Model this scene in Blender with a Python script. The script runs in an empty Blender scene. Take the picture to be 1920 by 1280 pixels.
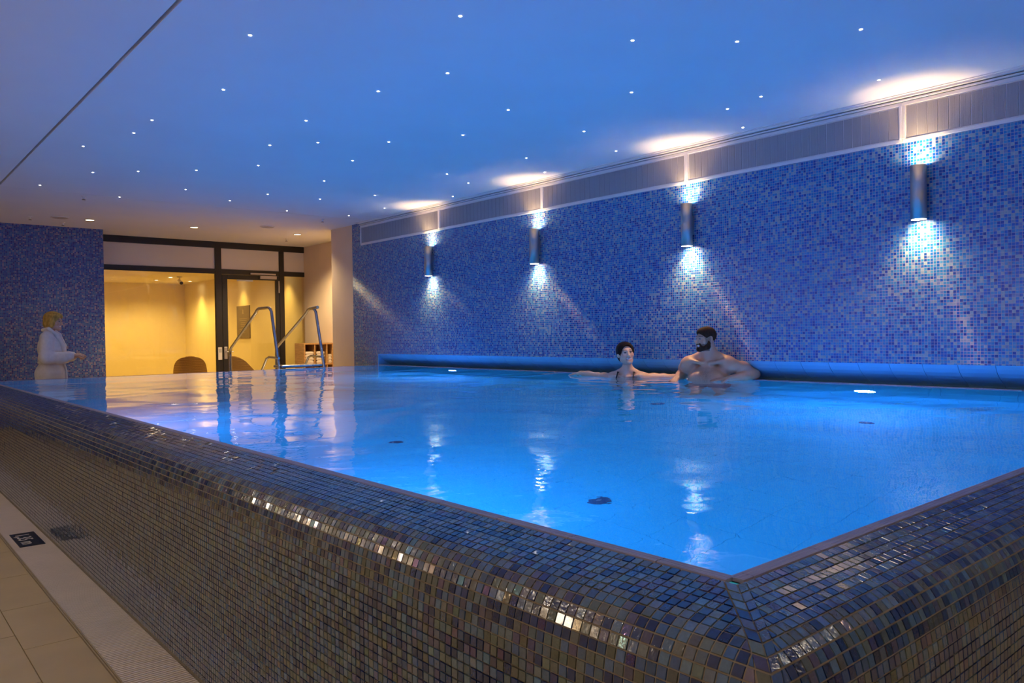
import bpy, math, random
import numpy as np
from mathutils import Matrix, Vector

random.seed(7)
rng = np.random.default_rng(7)
S = bpy.context.scene
C = S.collection

# ------------------------------------------------------------------ camera
EYE = 1.29
yaw, pitch, roll, FPX = 0.70855, -0.010627, -0.01538, 1461.44
fwd = Vector((math.sin(yaw) * math.cos(pitch), math.cos(yaw) * math.cos(pitch), math.sin(pitch)))
r0 = Vector((math.cos(yaw), -math.sin(yaw), 0))
u0 = r0.cross(fwd)
rgt = math.cos(roll) * r0 + math.sin(roll) * u0
upv = -math.sin(roll) * r0 + math.cos(roll) * u0
cam_data = bpy.data.cameras.new('camera')
cam = bpy.data.objects.new('camera', cam_data)
C.objects.link(cam)
cam_data.sensor_width = 36.0
cam_data.lens = FPX / 1920 * 36
cam_data.clip_start = 0.02
cam.matrix_world = Matrix(((rgt.x, upv.x, -fwd.x, 0), (rgt.y, upv.y, -fwd.y, 0), (rgt.z, upv.z, -fwd.z, EYE), (0, 0, 0, 1)))
S.camera = cam

# ------------------------------------------------------------------ world, exposure, render quality
w = bpy.data.worlds.new('world'); S.world = w; w.use_nodes = True
w.node_tree.nodes['Background'].inputs['Color'].default_value = (0.02, 0.025, 0.04, 1)
w.node_tree.nodes['Background'].inputs['Strength'].default_value = 0.1
S.view_settings.view_transform = 'Standard'
S.view_settings.look = 'None'
S.view_settings.exposure = 0.0
S.view_settings.gamma = 1.0
S.view_settings.use_curve_mapping = False
S.cycles.use_denoising = True
S.cycles.max_bounces = 9
S.cycles.diffuse_bounces = 4
S.cycles.glossy_bounces = 4
S.cycles.transmission_bounces = 6
S.cycles.transparent_max_bounces = 12
S.cycles.sample_clamp_indirect = 6.0
S.cycles.caustics_reflective = False
S.cycles.blur_glossy = 2.0
S.cycles.adaptive_threshold = 0.05
S.cycles.use_light_tree = True

# light levels (walkway, near end and globe lamps are unseen, added as fill)
POOL_LAMP = 840.0
POOL_COL = (0.09, 0.28, 1.0)
SCONCE_DOWN, SCONCE_UP = 52.0, 19.0
SCONCE_COL = (1.0, 0.60, 0.20)
WARM = (1.0, 0.74, 0.42)
HALL_DOWN = 115.0
FILL_DOWN = 40.0
FILL_GLOBE = 32.0
FILL_COL = (1.0, 0.84, 0.64)
LOUNGE = 122.0
LOUNGE_COL = (1.0, 0.66, 0.15)

# ------------------------------------------------------------------ main dimensions (metres, floor of the hall = 0)
WATER = 0.84
XC, YN, XW, YF = 1.2123, 0.8082, 6.142, 10.30      # coping lines of the pool, long wall, far edge
CEIL = 3.04
PFLOOR = -0.51
PITCH = 0.0222
XB = 0.992                                           # outer face of the pool's left wall
YB = YN - (XC - XB)

# ------------------------------------------------------------------ helpers
def mat(name, col=(0.8, 0.8, 0.8), rough=0.5, metal=0.0, spec=0.5, emit=None, estr=0.0):
    m = bpy.data.materials.new(name); m.use_nodes = True
    b = m.node_tree.nodes['Principled BSDF']
    b.inputs['Base Color'].default_value = (*col, 1)
    b.inputs['Roughness'].default_value = rough
    b.inputs['Metallic'].default_value = metal
    b.inputs['Specular IOR Level'].default_value = spec
    if emit:
        b.inputs['Emission Color'].default_value = (*emit, 1)
        b.inputs['Emission Strength'].default_value = estr
    return m

class NT:
    def __init__(self, m):
        self.m = m; self.t = m.node_tree; self.n = self.t.nodes; self.l = self.t.links
        self.bsdf = self.n.get('Principled BSDF'); self.out = self.n.get('Material Output')
    def node(self, typ, **kw):
        nd = self.n.new(typ)
        for k, v in kw.items(): setattr(nd, k, v)
        return nd
    def link(self, a, b): self.l.new(a, b)
    def math(self, op, a, b=None, c=None):
        nd = self.n.new('ShaderNodeMath'); nd.operation = op
        for i, v in enumerate((a, b, c)):
            if v is None: continue
            if isinstance(v, (int, float)): nd.inputs[i].default_value = v
            else: self.link(v, nd.inputs[i])
        return nd.outputs[0]
    def pos(self):
        return self.n.new('ShaderNodeNewGeometry').outputs['Position']
    def sep(self, v):
        nd = self.n.new('ShaderNodeSeparateXYZ'); self.link(v, nd.inputs[0]); return nd.outputs
    def comb(self, x, y, z=0.0):
        nd = self.n.new('ShaderNodeCombineXYZ')
        for i, v in enumerate((x, y, z)):
            if isinstance(v, (int, float)): nd.inputs[i].default_value = v
            else: self.link(v, nd.inputs[i])
        return nd.outputs[0]
    def noise(self, vec, scale, detail=2.0, rough=0.5, dist=0.0):
        nd = self.n.new('ShaderNodeTexNoise'); nd.inputs['Scale'].default_value = scale
        nd.inputs['Detail'].default_value = detail; nd.inputs['Roughness'].default_value = rough
        nd.inputs['Distortion'].default_value = dist
        if vec is not None: self.link(vec, nd.inputs['Vector'])
        return nd.outputs['Fac']
    def ramp(self, fac, stops, interp='LINEAR'):
        nd = self.n.new('ShaderNodeValToRGB'); cr = nd.color_ramp; cr.interpolation = interp
        while len(cr.elements) < len(stops): cr.elements.new(0.5)
        for e, (p, c) in zip(cr.elements, stops): e.position = p; e.color = (*c, 1)
        self.link(fac, nd.inputs['Fac']); return nd.outputs['Color']
    def mix(self, fac, a, b):
        nd = self.n.new('ShaderNodeMix'); nd.data_type = 'RGBA'
        for s, v in ((nd.inputs[0], fac), (nd.inputs[6], a), (nd.inputs[7], b)):
            if isinstance(v, (int, float)): s.default_value = v
            elif isinstance(v, tuple): s.default_value = (*v, 1)
            else: self.link(v, s)
        return nd.outputs[2]
    def bump(self, h, strength, dist):
        nd = self.n.new('ShaderNodeBump'); nd.inputs['Strength'].default_value = strength
        nd.inputs['Distance'].default_value = dist; self.link(h, nd.inputs['Height']); return nd.outputs['Normal']

def noisy(m, scale, amount, bumpd=0.0, bscale=None, stretch=None):
    """a little colour variation and relief on a plain material"""
    t = NT(m); p = t.pos()
    if stretch:
        mp = t.node('ShaderNodeMapping'); mp.inputs['Scale'].default_value = stretch; t.link(p, mp.inputs[0]); p = mp.outputs[0]
    f = t.noise(p, scale, 4.0)
    c = t.bsdf.inputs['Base Color'].default_value[:3]
    lo = tuple(max(0, x * (1 - amount)) for x in c); hi = tuple(min(1, x * (1 + amount)) for x in c)
    t.link(t.ramp(f, [(0.3, lo), (0.7, hi)]), t.bsdf.inputs['Base Color'])
    if bumpd:
        t.link(t.bump(t.noise(p, bscale or scale * 4, 3.0), 0.6, bumpd), t.bsdf.inputs['Normal'])
    return m

def mosaic(name, axes, palette, grout, pitch=PITCH, rough=0.22, joint=0.11):
    m = mat(name, rough=rough); t = NT(m)
    s = t.sep(t.pos()); a, b = s['XYZ'.index(axes[0])], s['XYZ'.index(axes[1])]
    a = t.math('DIVIDE', a, pitch); b = t.math('DIVIDE', b, pitch)
    ca, cb = t.math('FLOOR', a), t.math('FLOOR', b)
    wn = t.node('ShaderNodeTexWhiteNoise', noise_dimensions='2D'); t.link(t.comb(ca, cb), wn.inputs['Vector'])
    col = t.ramp(wn.outputs['Value'], palette, 'CONSTANT')
    sw = t.noise(t.comb(a, b), 1.6, 2.0)
    hs = t.node('ShaderNodeHueSaturation'); t.link(col, hs.inputs['Color'])
    t.link(t.math('MULTIPLY_ADD', sw, 0.6, 0.7), hs.inputs['Value'])
    da = t.math('ABSOLUTE', t.math('SUBTRACT', t.math('FRACT', a), 0.5))
    db = t.math('ABSOLUTE', t.math('SUBTRACT', t.math('FRACT', b), 0.5))
    edge = t.math('MAXIMUM', da, db)
    g = t.math('GREATER_THAN', edge, 0.5 - joint / 2)
    t.link(t.mix(g, hs.outputs['Color'], grout), t.bsdf.inputs['Base Color'])
    t.link(t.math('MULTIPLY_ADD', g, 0.55, rough), t.bsdf.inputs['Roughness'])
    hgt = t.math('SUBTRACT', t.math('MULTIPLY', t.noise(t.comb(ca, cb), 0.9, 1.0), 0.3), g)
    # every tile sits at a slightly different slant
    tilt = t.math('ADD', t.math('MULTIPLY', t.math('FRACT', a), t.math('SUBTRACT', wn.outputs['Value'], 0.5)),
                  t.math('MULTIPLY', t.math('FRACT', b), t.math('SUBTRACT', t.math('FRACT', t.math('MULTIPLY', wn.outputs['Value'], 17.0)), 0.5)))
    t.link(t.bump(t.math('ADD', hgt, tilt), 0.55, 0.0012), t.bsdf.inputs['Normal'])
    return m

class MB:
    """collects shapes; build() links them as one mesh object"""
    def __init__(self): self.v = []; self.f = []
    def add(self, vs, fs):
        o = len(self.v); self.v += [tuple(p) for p in vs]; self.f += [tuple(i + o for i in q) for q in fs]; return self
    def box(self, a, b):
        x0, y0, z0 = a; x1, y1, z1 = b
        return self.add([(x0, y0, z0), (x1, y0, z0), (x1, y1, z0), (x0, y1, z0), (x0, y0, z1), (x1, y0, z1), (x1, y1, z1), (x0, y1, z1)],
                        [(0, 3, 2, 1), (4, 5, 6, 7), (0, 1, 5, 4), (1, 2, 6, 5), (2, 3, 7, 6), (3, 0, 4, 7)])
    def quad(self, *p): return self.add(p, [(0, 1, 2, 3)])
    def prism(self, prof, axis, a, b):
        """closed 2-D profile extruded along an axis"""
        n = len(prof); vs = []
        for s in (a, b):
            for (p, q) in prof:
                vs.append({'X': (s, p, q), 'Y': (p, s, q), 'Z': (p, q, s)}[axis])
        fs = [(i, (i + 1) % n, n + (i + 1) % n, n + i) for i in range(n)] + [tuple(range(n - 1, -1, -1)), tuple(range(n, 2 * n))]
        return self.add(vs, fs)
    def tube(self, path, r, n=10, cap=True):
        P = [Vector(p) for p in path]; rs = r if isinstance(r, (list, tuple)) else [r] * len(P); rings = []
        ref = None
        for i, p in enumerate(P):
            d = (P[min(i + 1, len(P) - 1)] - P[max(i - 1, 0)]).normalized()
            if ref is None: ref = d.orthogonal().normalized()
            ref = (ref - d * ref.dot(d)).normalized(); bi = d.cross(ref)
            rings.append([p + rs[i] * (math.cos(2 * math.pi * k / n) * ref + math.sin(2 * math.pi * k / n) * bi) for k in range(n)])
        vs = [q for g in rings for q in g]; fs = []
        for i in range(len(P) - 1):
            for k in range(n):
                fs.append((i * n + k, i * n + (k + 1) % n, (i + 1) * n + (k + 1) % n, (i + 1) * n + k))
        if cap: fs += [tuple(range(n - 1, -1, -1)), tuple(range((len(P) - 1) * n, len(P) * n))]
        return self.add(vs, fs)
    def lathe(self, prof, c=(0, 0, 0), n=24, axis='Z', close=True):
        vs = []; fs = []
        for (r, z) in prof:
            for k in range(n):
                a = 2 * math.pi * k / n; x, y = r * math.cos(a), r * math.sin(a)
                q = {'Z': (x, y, z), 'X': (z, x, y), 'Y': (y, z, x)}[axis]
                vs.append((q[0] + c[0], q[1] + c[1], q[2] + c[2]))
        m = len(prof)
        for i in range(m - 1):
            for k in range(n):
                fs.append((i * n + k, i * n + (k + 1) % n, (i + 1) * n + (k + 1) % n, (i + 1) * n + k))
        if close: fs += [tuple(range(n - 1, -1, -1)), tuple(range((m - 1) * n, m * n))]
        return self.add(vs, fs)
    def mesh(self, name, m, smooth=False):
        me = bpy.data.meshes.new(name); me.from_pydata(self.v, [], self.f); me.materials.append(m)
        if smooth: me.polygons.foreach_set('use_smooth', [True] * len(me.polygons))
        me.update(); return me
    def build(self, name, m, parent=None, smooth=False, loc=None, bevel=0):
        o = bpy.data.objects.new(name, self.mesh(name, m, smooth)); C.objects.link(o)
        if parent is not None: o.parent = parent
        if loc is not None: o.location = loc
        if bevel:
            md = o.modifiers.new('bevel', 'BEVEL'); md.width = bevel; md.segments = 2; md.limit_method = 'ANGLE'
        if smooth and not bevel:
            try: o.data.set_sharp_from_angle(angle=math.radians(40))
            except Exception: pass
        return o

def link_mesh(name, me, parent=None, loc=None):
    o = bpy.data.objects.new(name, me); C.objects.link(o)
    if parent is not None: o.parent = parent
    if loc is not None: o.location = loc
    return o
def tag(o, label, cat, group=None):
    o['label'] = label; o['category'] = cat
    if group: o['group'] = group
    return o
def thing(name, label, cat, loc=(0, 0, 0), rz=0.0, group=None):
    o = bpy.data.objects.new(name, None); C.objects.link(o); o.empty_display_size = 0.1
    o.location = loc; o.rotation_euler = (0, 0, rz)
    return tag(o, label, cat, group)
def struct(o, label, cat):
    o['kind'] = 'structure'; return tag(o, label, cat)
def spot(name, parent, loc, energy, col, angle, blend=0.3, radius=0.02, rot=(0, 0, 0)):
    l = bpy.data.lights.new(name, 'SPOT'); l.energy = energy; l.color = col
    l.spot_size = math.radians(angle); l.spot_blend = blend; l.shadow_soft_size = radius
    o = bpy.data.objects.new(name, l); C.objects.link(o); o.location = loc; o.rotation_euler = rot
    if parent is not None: o.parent = parent
    return o

# ------------------------------------------------------------------ materials
blue_pal = [(0.0, (0.006, 0.055, 0.28)), (0.12, (0.008, 0.11, 0.42)), (0.36, (0.018, 0.19, 0.46)), (0.58, (0.05, 0.26, 0.50)), (0.80, (0.24, 0.36, 0.44)), (0.93, (0.13, 0.22, 0.42))]
M_WALL_R = mosaic('long_wall_mosaic', 'YZ', blue_pal, (0.44, 0.40, 0.42))
M_WALL_B = mosaic('back_wall_mosaic', 'XZ', [(p, (c[0] * 1.0 + 0.02, c[1] * 0.62, c[2] * 0.85)) for p, c in blue_pal], (0.20, 0.19, 0.26))
M_POOLOUT = mosaic('pool_outside_mosaic', 'XZ', [(0.0, (0.012, 0.02, 0.07)), (0.25, (0.05, 0.08, 0.16)), (0.5, (0.12, 0.13, 0.13)), (0.75, (0.07, 0.06, 0.09))], (0.3, 0.25, 0.18))
M_CEIL = noisy(mat('ceiling_plaster', (0.86, 0.86, 0.88), 0.9, spec=0.2), 1.2, 0.02, 0.0006, 60)
M_PLASTER = noisy(mat('beige_plaster', (0.82, 0.65, 0.46), 0.85, spec=0.2), 2.0, 0.04, 0.0008, 50)
M_LOUNGE = noisy(mat('lounge_cream_paint', (0.86, 0.76, 0.52), 0.85, spec=0.2), 2.0, 0.03)
M_LOUNGE_C = mat('lounge_ceiling_paint', (0.85, 0.80, 0.66), 0.9, spec=0.2)
M_FLOORT = noisy(mat('beige_floor_tile', (0.48, 0.36, 0.18), 0.5), 3.0, 0.08, 0.0004, 40)
M_JOINT = mat('floor_joint', (0.27, 0.20, 0.12), 0.9)
M_GRATE = noisy(mat('white_grating_plastic', (0.72, 0.62, 0.54), 0.5), 5, 0.05)
M_DARK = mat('dark_channel', (0.03, 0.025, 0.02), 0.8)
M_BRASS = mat('edge_strip_metal', (0.45, 0.35, 0.22), 0.5, 0.2)
M_STEEL = noisy(mat('brushed_steel', (0.52, 0.50, 0.50), 0.42, 1.0), 40, 0.12, stretch=(1, 1, 0.05))
M_STEELD = mat('steel_rail', (0.55, 0.56, 0.60), 0.24, 1.0)
M_FRAME = mat('black_window_frame', (0.012, 0.010, 0.010), 0.45)
M_WHITEM = mat('white_painted_metal', (0.80, 0.78, 0.78), 0.5)
M_GRILLE = mat('perforated_grille_sheet', (0.40, 0.385, 0.40), 0.6)
M_COPING = noisy(mat('coping_ceramic', (0.24, 0.23, 0.33), 0.35), 20, 0.12, 0.0008, 120, (1, 1, 4))
M_COVE = noisy(mat('cove_glazed_tile', (0.20, 0.52, 0.82), 0.5), 2.0, 0.05)
M_BASIN = noisy(mat('basin_glazed_tile', (0.06, 0.80, 0.90), 0.45), 3.0, 0.03)
M_BGROUT = mat('basin_grout', (0.05, 0.70, 0.80), 0.8)
M_GROUT = noisy(mat('mosaic_grout', (0.20, 0.165, 0.125), 0.85), 30, 0.15)
M_NOZZLE = mat('nozzle_plastic', (0.05, 0.09, 0.14), 0.4)
M_WOOD = noisy(mat('oak_shelf', (0.50, 0.28, 0.10), 0.55), 6, 0.18, 0.0004, 30, (1, 1, 8))
M_TOWEL = noisy(mat('white_towel', (0.82, 0.76, 0.66), 0.95), 40, 0.06, 0.003, 120)
M_RATTAN = mat('rattan', (0.5, 0.17, 0.05), 0.6)
t = NT(M_RATTAN); wv = t.node('ShaderNodeTexWave', wave_type='BANDS', bands_direction='Z'); wv.inputs['Scale'].default_value = 14; wv.inputs['Distortion'].default_value = 1.5; wv.inputs['Detail Scale'].default_value = 8
t.link(t.pos(), wv.inputs['Vector']); t.link(t.ramp(wv.outputs['Fac'], [(0.1, (0.26, 0.13, 0.035)), (0.6, (0.66, 0.42, 0.16))]), t.bsdf.inputs['Base Color']); t.link(t.bump(wv.outputs['Fac'], 0.8, 0.006), t.bsdf.inputs['Normal'])

def glass(name, tint, rough=0.0, frosted=0.0):
    m = bpy.data.materials.new(name); m.use_nodes = True; t = NT(m); t.n.remove(t.bsdf)
    tr = t.node('ShaderNodeBsdfTransparent'); tr.inputs[0].default_value = (*tint, 1)
    gl = t.node('ShaderNodeBsdfGlossy'); gl.inputs['Roughness'].default_value = rough
    fr = t.node('ShaderNodeFresnel'); fr.inputs['IOR'].default_value = 1.5
    mx = t.node('ShaderNodeMixShader'); t.link(fr.outputs[0], mx.inputs[0])
    first = tr.outputs[0]
    if frosted:
        df = t.node('ShaderNodeBsdfTranslucent'); df.inputs[0].default_value = (0.5, 0.45, 0.40, 1)
        dd = t.node('ShaderNodeBsdfDiffuse'); dd.inputs[0].default_value = (0.93, 0.87, 0.80, 1)
        m1 = t.node('ShaderNodeMixShader'); m1.inputs[0].default_value = 0.75; t.link(df.outputs[0], m1.inputs[1]); t.link(dd.outputs[0], m1.inputs[2])
        m2 = t.node('ShaderNodeMixShader'); m2.inputs[0].default_value = frosted; t.link(tr.outputs[0], m2.inputs[1]); t.link(m1.outputs[0], m2.inputs[2]); first = m2.outputs[0]
    t.link(first, mx.inputs[1]); t.link(gl.outputs[0], mx.inputs[2]); t.link(mx.outputs[0], t.out.inputs[0])
    return m
M_PANE = glass('clear_pane', (0.97, 0.96, 0.93))
M_FROST = glass('frosted_pane', (0.9, 0.85, 0.8), 0.1, 0.93)

# tiles of the pool's outside: colour per tile comes from the mesh
M_TILE = mat('glass_mosaic_tile', rough=0.12); t = NT(M_TILE)
at = t.node('ShaderNodeAttribute', attribute_name='tcol'); p = t.pos()
sw = t.noise(p, 90, 3.0, 0.6, 1.5)
hs = t.node('ShaderNodeHueSaturation'); t.link(at.outputs['Color'], hs.inputs['Color']); t.link(t.math('MULTIPLY_ADD', sw, 0.8, 0.6), hs.inputs['Value'])
t.link(hs.outputs['Color'], t.bsdf.inputs['Base Color'])
t.link(t.bump(t.noise(p, 110, 2.0, 0.5, 0.5), 0.35, 0.0016), t.bsdf.inputs['Normal'])
t.bsdf.inputs['Coat Weight'].default_value = 0.9; t.bsdf.inputs['Coat Roughness'].default_value = 0.04; t.bsdf.inputs['Coat IOR'].default_value = 1.45
# pearly tiles: only some of them have the iridescent film
t.bsdf.inputs['Thin Film IOR'].default_value = 1.7
t.link(t.math('MULTIPLY', t.math('MAXIMUM', t.math('SUBTRACT', at.outputs['Alpha'], 0.82), 0.0), 2400.0), t.bsdf.inputs['Thin Film Thickness'])

# water
M_WATER = bpy.data.materials.new('pool_water'); M_WATER.use_nodes = True; t = NT(M_WATER); t.n.remove(t.bsdf)
gl = t.node('ShaderNodeBsdfGlass'); gl.inputs['IOR'].default_value = 1.333; gl.inputs['Roughness'].default_value = 0.0; gl.inputs['Color'].default_value = (0.96, 0.985, 1, 1)
p = t.pos(); sp = t.sep(p)
big = t.noise(p, 1.1, 1.0, 0.5, 0.6)
mid = t.noise(p, 4.2, 2.0, 0.5, 0.4)
sml = t.noise(p, 15.0, 2.0)
patch = t.noise(p, 0.45, 1.0)
pm = t.math('MULTIPLY_ADD', patch, 1.7, -0.45)
# rings spreading from the bathers
dx = t.math('SUBTRACT', sp['X'], 5.75); dy = t.math('SUBTRACT', sp['Y'], 4.75)
rr = t.math('SQRT', t.math('ADD', t.math('MULTIPLY', dx, dx), t.math('MULTIPLY', dy, dy)))
ring = t.math('SINE', t.math('ADD', t.math('MULTIPLY', rr, 17.0), t.math('MULTIPLY', mid, 5.0)))
fall = t.math('DIVIDE', 1.0, t.math('ADD', 1.0, t.math('POWER', t.math('MULTIPLY', rr, 0.42), 4.0)))
h = t.math('ADD', t.math('MULTIPLY', big, 0.020), t.math('MULTIPLY', t.math('MULTIPLY', mid, 0.0060), pm))
h = t.math('ADD', h, t.math('MULTIPLY', t.math('MULTIPLY', sml, 0.0012), pm))
h = t.math('ADD', h, t.math('MULTIPLY', t.math('MULTIPLY', ring, fall), 0.0008))
t.link(t.bump(h, 1.0, 1.0), gl.inputs['Normal']); t.link(gl.outputs[0], t.out.inputs[0])

# ================================================================== SETTING
# hall floor with separate tiles (recessed joints)
fl = struct(MB().box((-2.6, -2.6, -0.12), (0.775, 14.3, -0.006)).box((0.775, 10.52, -0.12), (6.9, 14.3, -0.006)).box((0.775, -2.6, -0.12), (6.142, 0.40, -0.006)).build('floor', M_JOINT), 'beige tiled pool hall floor with dark joints', 'floor')
def floor_tiles(x0, x1, y0, y1, ox, oy, pitch=0.61, stagger=0.0):
    g = 0.002; i0 = math.floor((x0 - ox) / pitch); col = 0
    cache = {}
    for i in range(i0, math.ceil((x1 - ox) / pitch) + 1):
        a, b = max(x0, ox + i * pitch), min(x1, ox + (i + 1) * pitch)
        if b - a < 0.01: continue
        sy = oy + (stagger if i % 2 else 0)
        for j in range(math.floor((y0 - sy) / pitch), math.ceil((y1 - sy) / pitch) + 1):
            c, d = max(y0, sy + j * pitch), min(y1, sy + (j + 1) * pitch)
            if d - c < 0.01: continue
            key = (round(b - a, 4), round(d - c, 4))
            if key not in cache:
                W, D = key
                cache[key] = MB().box((g, g, -0.006), (W - g, D - g, 0)).mesh('floor_tile', M_FLOORT)
            link_mesh('floor_tile', cache[key], fl, (a, c, 0))
floor_tiles(-2.6, 0.757, -2.6, 14.3, 0.545, 3.19, 0.61, 0.21)
floor_tiles(0.99, 6.9, 10.52, 13.66, 0.99, 10.52)
floor_tiles(0.99, 6.142, -2.6, 0.40, 0.99, 0.40)

# ceiling: star ceiling field, side strip and rear strip separated by shadow joints
cl = MB()
g = 0.012
cl.box((-2.6, -2.6, CEIL), (1.353 - g, 14.3, CEIL + 0.1))
cl.box((1.353 + g, -2.6, CEIL), (6.142, 10.45, CEIL + 0.1))
cl.box((1.353 + g, 10.456, CEIL), (6.95, 14.3, CEIL + 0.1))
cl.box((-2.6, -2.6, CEIL + 0.1), (6.95, 14.3, CEIL + 0.14))
ceiling = struct(cl.build('ceiling', M_CEIL), 'smooth plaster ceiling of the pool hall lit blue by the water', 'ceiling')
MB().box((1.353 - g, -2.6, CEIL + 0.035), (1.353 + g, 14.3, CEIL + 0.099)).build('shadow_joint', mat('joint_brown', (0.20, 0.13, 0.09), 0.9), ceiling)

# long wall with the cove above the water line
wr = MB()
wr.box((XW, -2.6, 1.01), (XW + 0.25, 11.02, CEIL))
wr.box((XW, YF, 0.0), (XW + 0.25, 11.02, 1.01))
wr.box((XW + 0.25, -2.6, PFLOOR), (XW + 0.40, 11.02, CEIL))
wr.box((XW, -2.6, 0.0), (XW + 0.25, 0.40, 1.01))
wall_right = struct(wr.build('wall_right', M_WALL_R), 'long wall covered with small blue mosaic tiles behind the bathers', 'wall')
prof = [(XW, 1.010), (XW + 0.018, 0.980), (XW + 0.044, 0.950), (XW + 0.078, 0.922), (XW + 0.118, 0.898), (XW + 0.160, 0.876), (XW + 0.200, 0.850), (XW + 0.228, 0.815), (XW + 0.238, 0.770), (XW + 0.245, 0.770), (XW + 0.245, 1.010)]
cove_me = MB().prism(prof, 'Y', 0.0015, 0.2435).mesh('cove_tile', M_COVE, False)
y = YF - 0.02
while y > 0.42:
    y -= 0.245; link_mesh('cove_tile', cove_me, wall_right, (0, y, 0))
MB().box((XW + 0.001, YF - 0.02, 0.70), (XW + 0.245, YF, 1.010)).build('cove_end', M_COVE, wall_right)
MB().box((XW + 0.05, 0.42, 0.60), (XW + 0.249, YF - 0.02, 0.70)).build('gutter_bed', M_DARK, wall_right)
MB().box((XW + 0.240, 0.42, 0.70), (XW + 0.249, YF - 0.02, 0.86)).build('gutter_back', M_DARK, wall_right)

# beige return beyond the mosaic, recess, rear walls
wall_ret = struct(MB().box((XW, 11.021, 0), (6.95, 11.72, CEIL)).build('wall_right_return', M_PLASTER), 'beige plaster pier beside the end of the mosaic wall', 'wall')
wall_rec = struct(MB().box((6.89, 11.72, 0), (7.10, 14.40, CEIL)).build('wall_recess', M_PLASTER), 'beige plaster wall of the recess beside the glazed door', 'wall')
wall_back = struct(MB().box((-2.6, 13.66, 0), (3.165, 14.36, CEIL)).build('wall_back', M_WALL_B), 'dark blue mosaic wall behind the person in the bathrobe', 'wall')
wall_left = struct(MB().box((-2.75, -2.6, 0), (-2.6, 13.66, CEIL)).build('wall_left', M_PLASTER), 'plain plaster wall on the walkway side', 'wall')
wall_near = struct(MB().box((-2.75, -2.75, 0), (XW + 0.4, -2.6, CEIL)).build('wall_near', M_PLASTER), 'plain plaster wall at the near end of the hall', 'wall')

# ventilation grilles under the ceiling: five panels of narrow perforated strips
ZG0, ZG1 = 2.690, 2.995
labels = ['grey ventilation grille panel at the far end of the mosaic wall', 'second grey ventilation grille panel from the far end', 'third grey ventilation grille panel from the far end',
          'fourth grey ventilation grille panel from the far end', 'grey ventilation grille panel nearest the camera, cut by the frame']
cuts = [10.74, 8.63, 6.585, 4.56, 2.56, 0.50]
for i in range(5):
    y1, y0 = cuts[i], cuts[i + 1]
    gr = thing('ventilation_grille', labels[i], 'vent grille', (XW, (y0 + y1) / 2, ZG0), group='vent grille panels above the mosaic')
    L = (y1 - y0) / 2
    fr = MB().box((-0.013, -L, 0), (0, L, 0.028)).box((-0.016, -L, 0.277), (0, L, 0.305)).box((-0.018, -L, 0.028), (0, -L + 0.022, 0.277)).box((-0.018, L - 0.022, 0.028), (0, L, 0.277))
    fr.build('frame', M_WHITEM, gr, bevel=0.003)
    MB().box((-0.006, -L + 0.022, 0.028), (-0.0005, L - 0.022, 0.277)).build('inner_frame', M_WHITEM, gr)
    n = 27; sw_ = (2 * L - 0.06) / n
    sm = MB(); hw = sw_ / 2 - 0.0025
    sm.box((-0.010, -hw, 0.036), (-0.0055, hw, 0.269))
    for q in range(9):                                       # pressed ribs of the perforated sheet
        yy = -hw + (q + 0.5) * 2 * hw / 9
        sm.box((-0.0115, yy - hw / 22, 0.038), (-0.010, yy + hw / 22, 0.267))
    sme = sm.mesh('grille_strip', M_GRILLE)
    for k in range(n):
        link_mesh('grille_strip', sme, gr, (0, -L + 0.03 + (k + 0.5) * sw_, 0))
trim = MB().box((XW - 0.030, -2.6, 3.000), (XW, 10.74, 3.012)).box((XW - 0.055, -2.6, 3.020), (XW, 10.74, CEIL)).box((XW - 0.085, -2.6, 3.034), (XW - 0.055, 10.74, CEIL))
struct(trim.build('trim_1', M_WHITEM), 'thin stepped white trim between grille and ceiling', 'trim')
trim2 = MB().box((XW - 0.012, -2.6, 3.012), (XW, 10.74, 3.020))
struct(trim2.build('trim_2', M_DARK), 'dark shadow gap above the ventilation grille', 'trim')

# ================================================================== POOL
pool = thing('swimming_pool', 'raised overflow pool clad in blue and grey mosaic', 'pool', (0, 0, 0))
# outside profile of the rim: distance out from the coping line, drop below the water
RIM = [(0.016, 0.0015), (0.03, 0.0045), (0.05, 0.011), (0.08, 0.0165), (0.106, 0.0225), (0.133, 0.029), (0.155, 0.037), (0.176, 0.051), (0.192, 0.071), (0.203, 0.096), (0.2105, 0.125), (0.2165, 0.17), (0.2203, 0.23), (0.2203, 0.838)]
pts = np.array(RIM); pts[:, 1] = WATER - pts[:, 1]
seg = np.hypot(*np.diff(pts, axis=0).T); arc = np.concatenate([[0], np.cumsum(seg)])
def rim(s): return np.interp(s, arc, pts[:, 0]), np.interp(s, arc, pts[:, 1])
def rim_n(s):
    e = 0.004; t0, z0 = rim(s - e); t1, z1 = rim(s + e); dt, dz = t1 - t0, z1 - z0
    L = np.hypot(dt, dz) + 1e-9
    return -dz / L, dt / L                                  # outward (t, z)

# grout bed below the tiles, one piece for each side and the mitre shared at the corner
bed = MB(); ss = list(np.linspace(0, arc[-3], 26)) + [arc[-1]]
for a, b in zip(ss[:-1], ss[1:]):
    ta, za = rim(a); tb, zb = rim(b); d = 0.0014
    na, nb = rim_n(a), rim_n(b)
    ta, za, tb, zb = ta - d * na[0], za - d * na[1], tb - d * nb[0], zb - d * nb[1]
    bed.quad((XC - ta, YF, za), (XC - tb, YF, zb), (XC - tb, YN - tb, zb), (XC - ta, YN - ta, za))
    bed.quad((XC - ta, YN - ta, za), (XC - tb, YN - tb, zb), (XW, YN - tb, zb), (XW, YN - ta, za))
bed.build('grout_bed', M_GROUT, pool)

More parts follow.
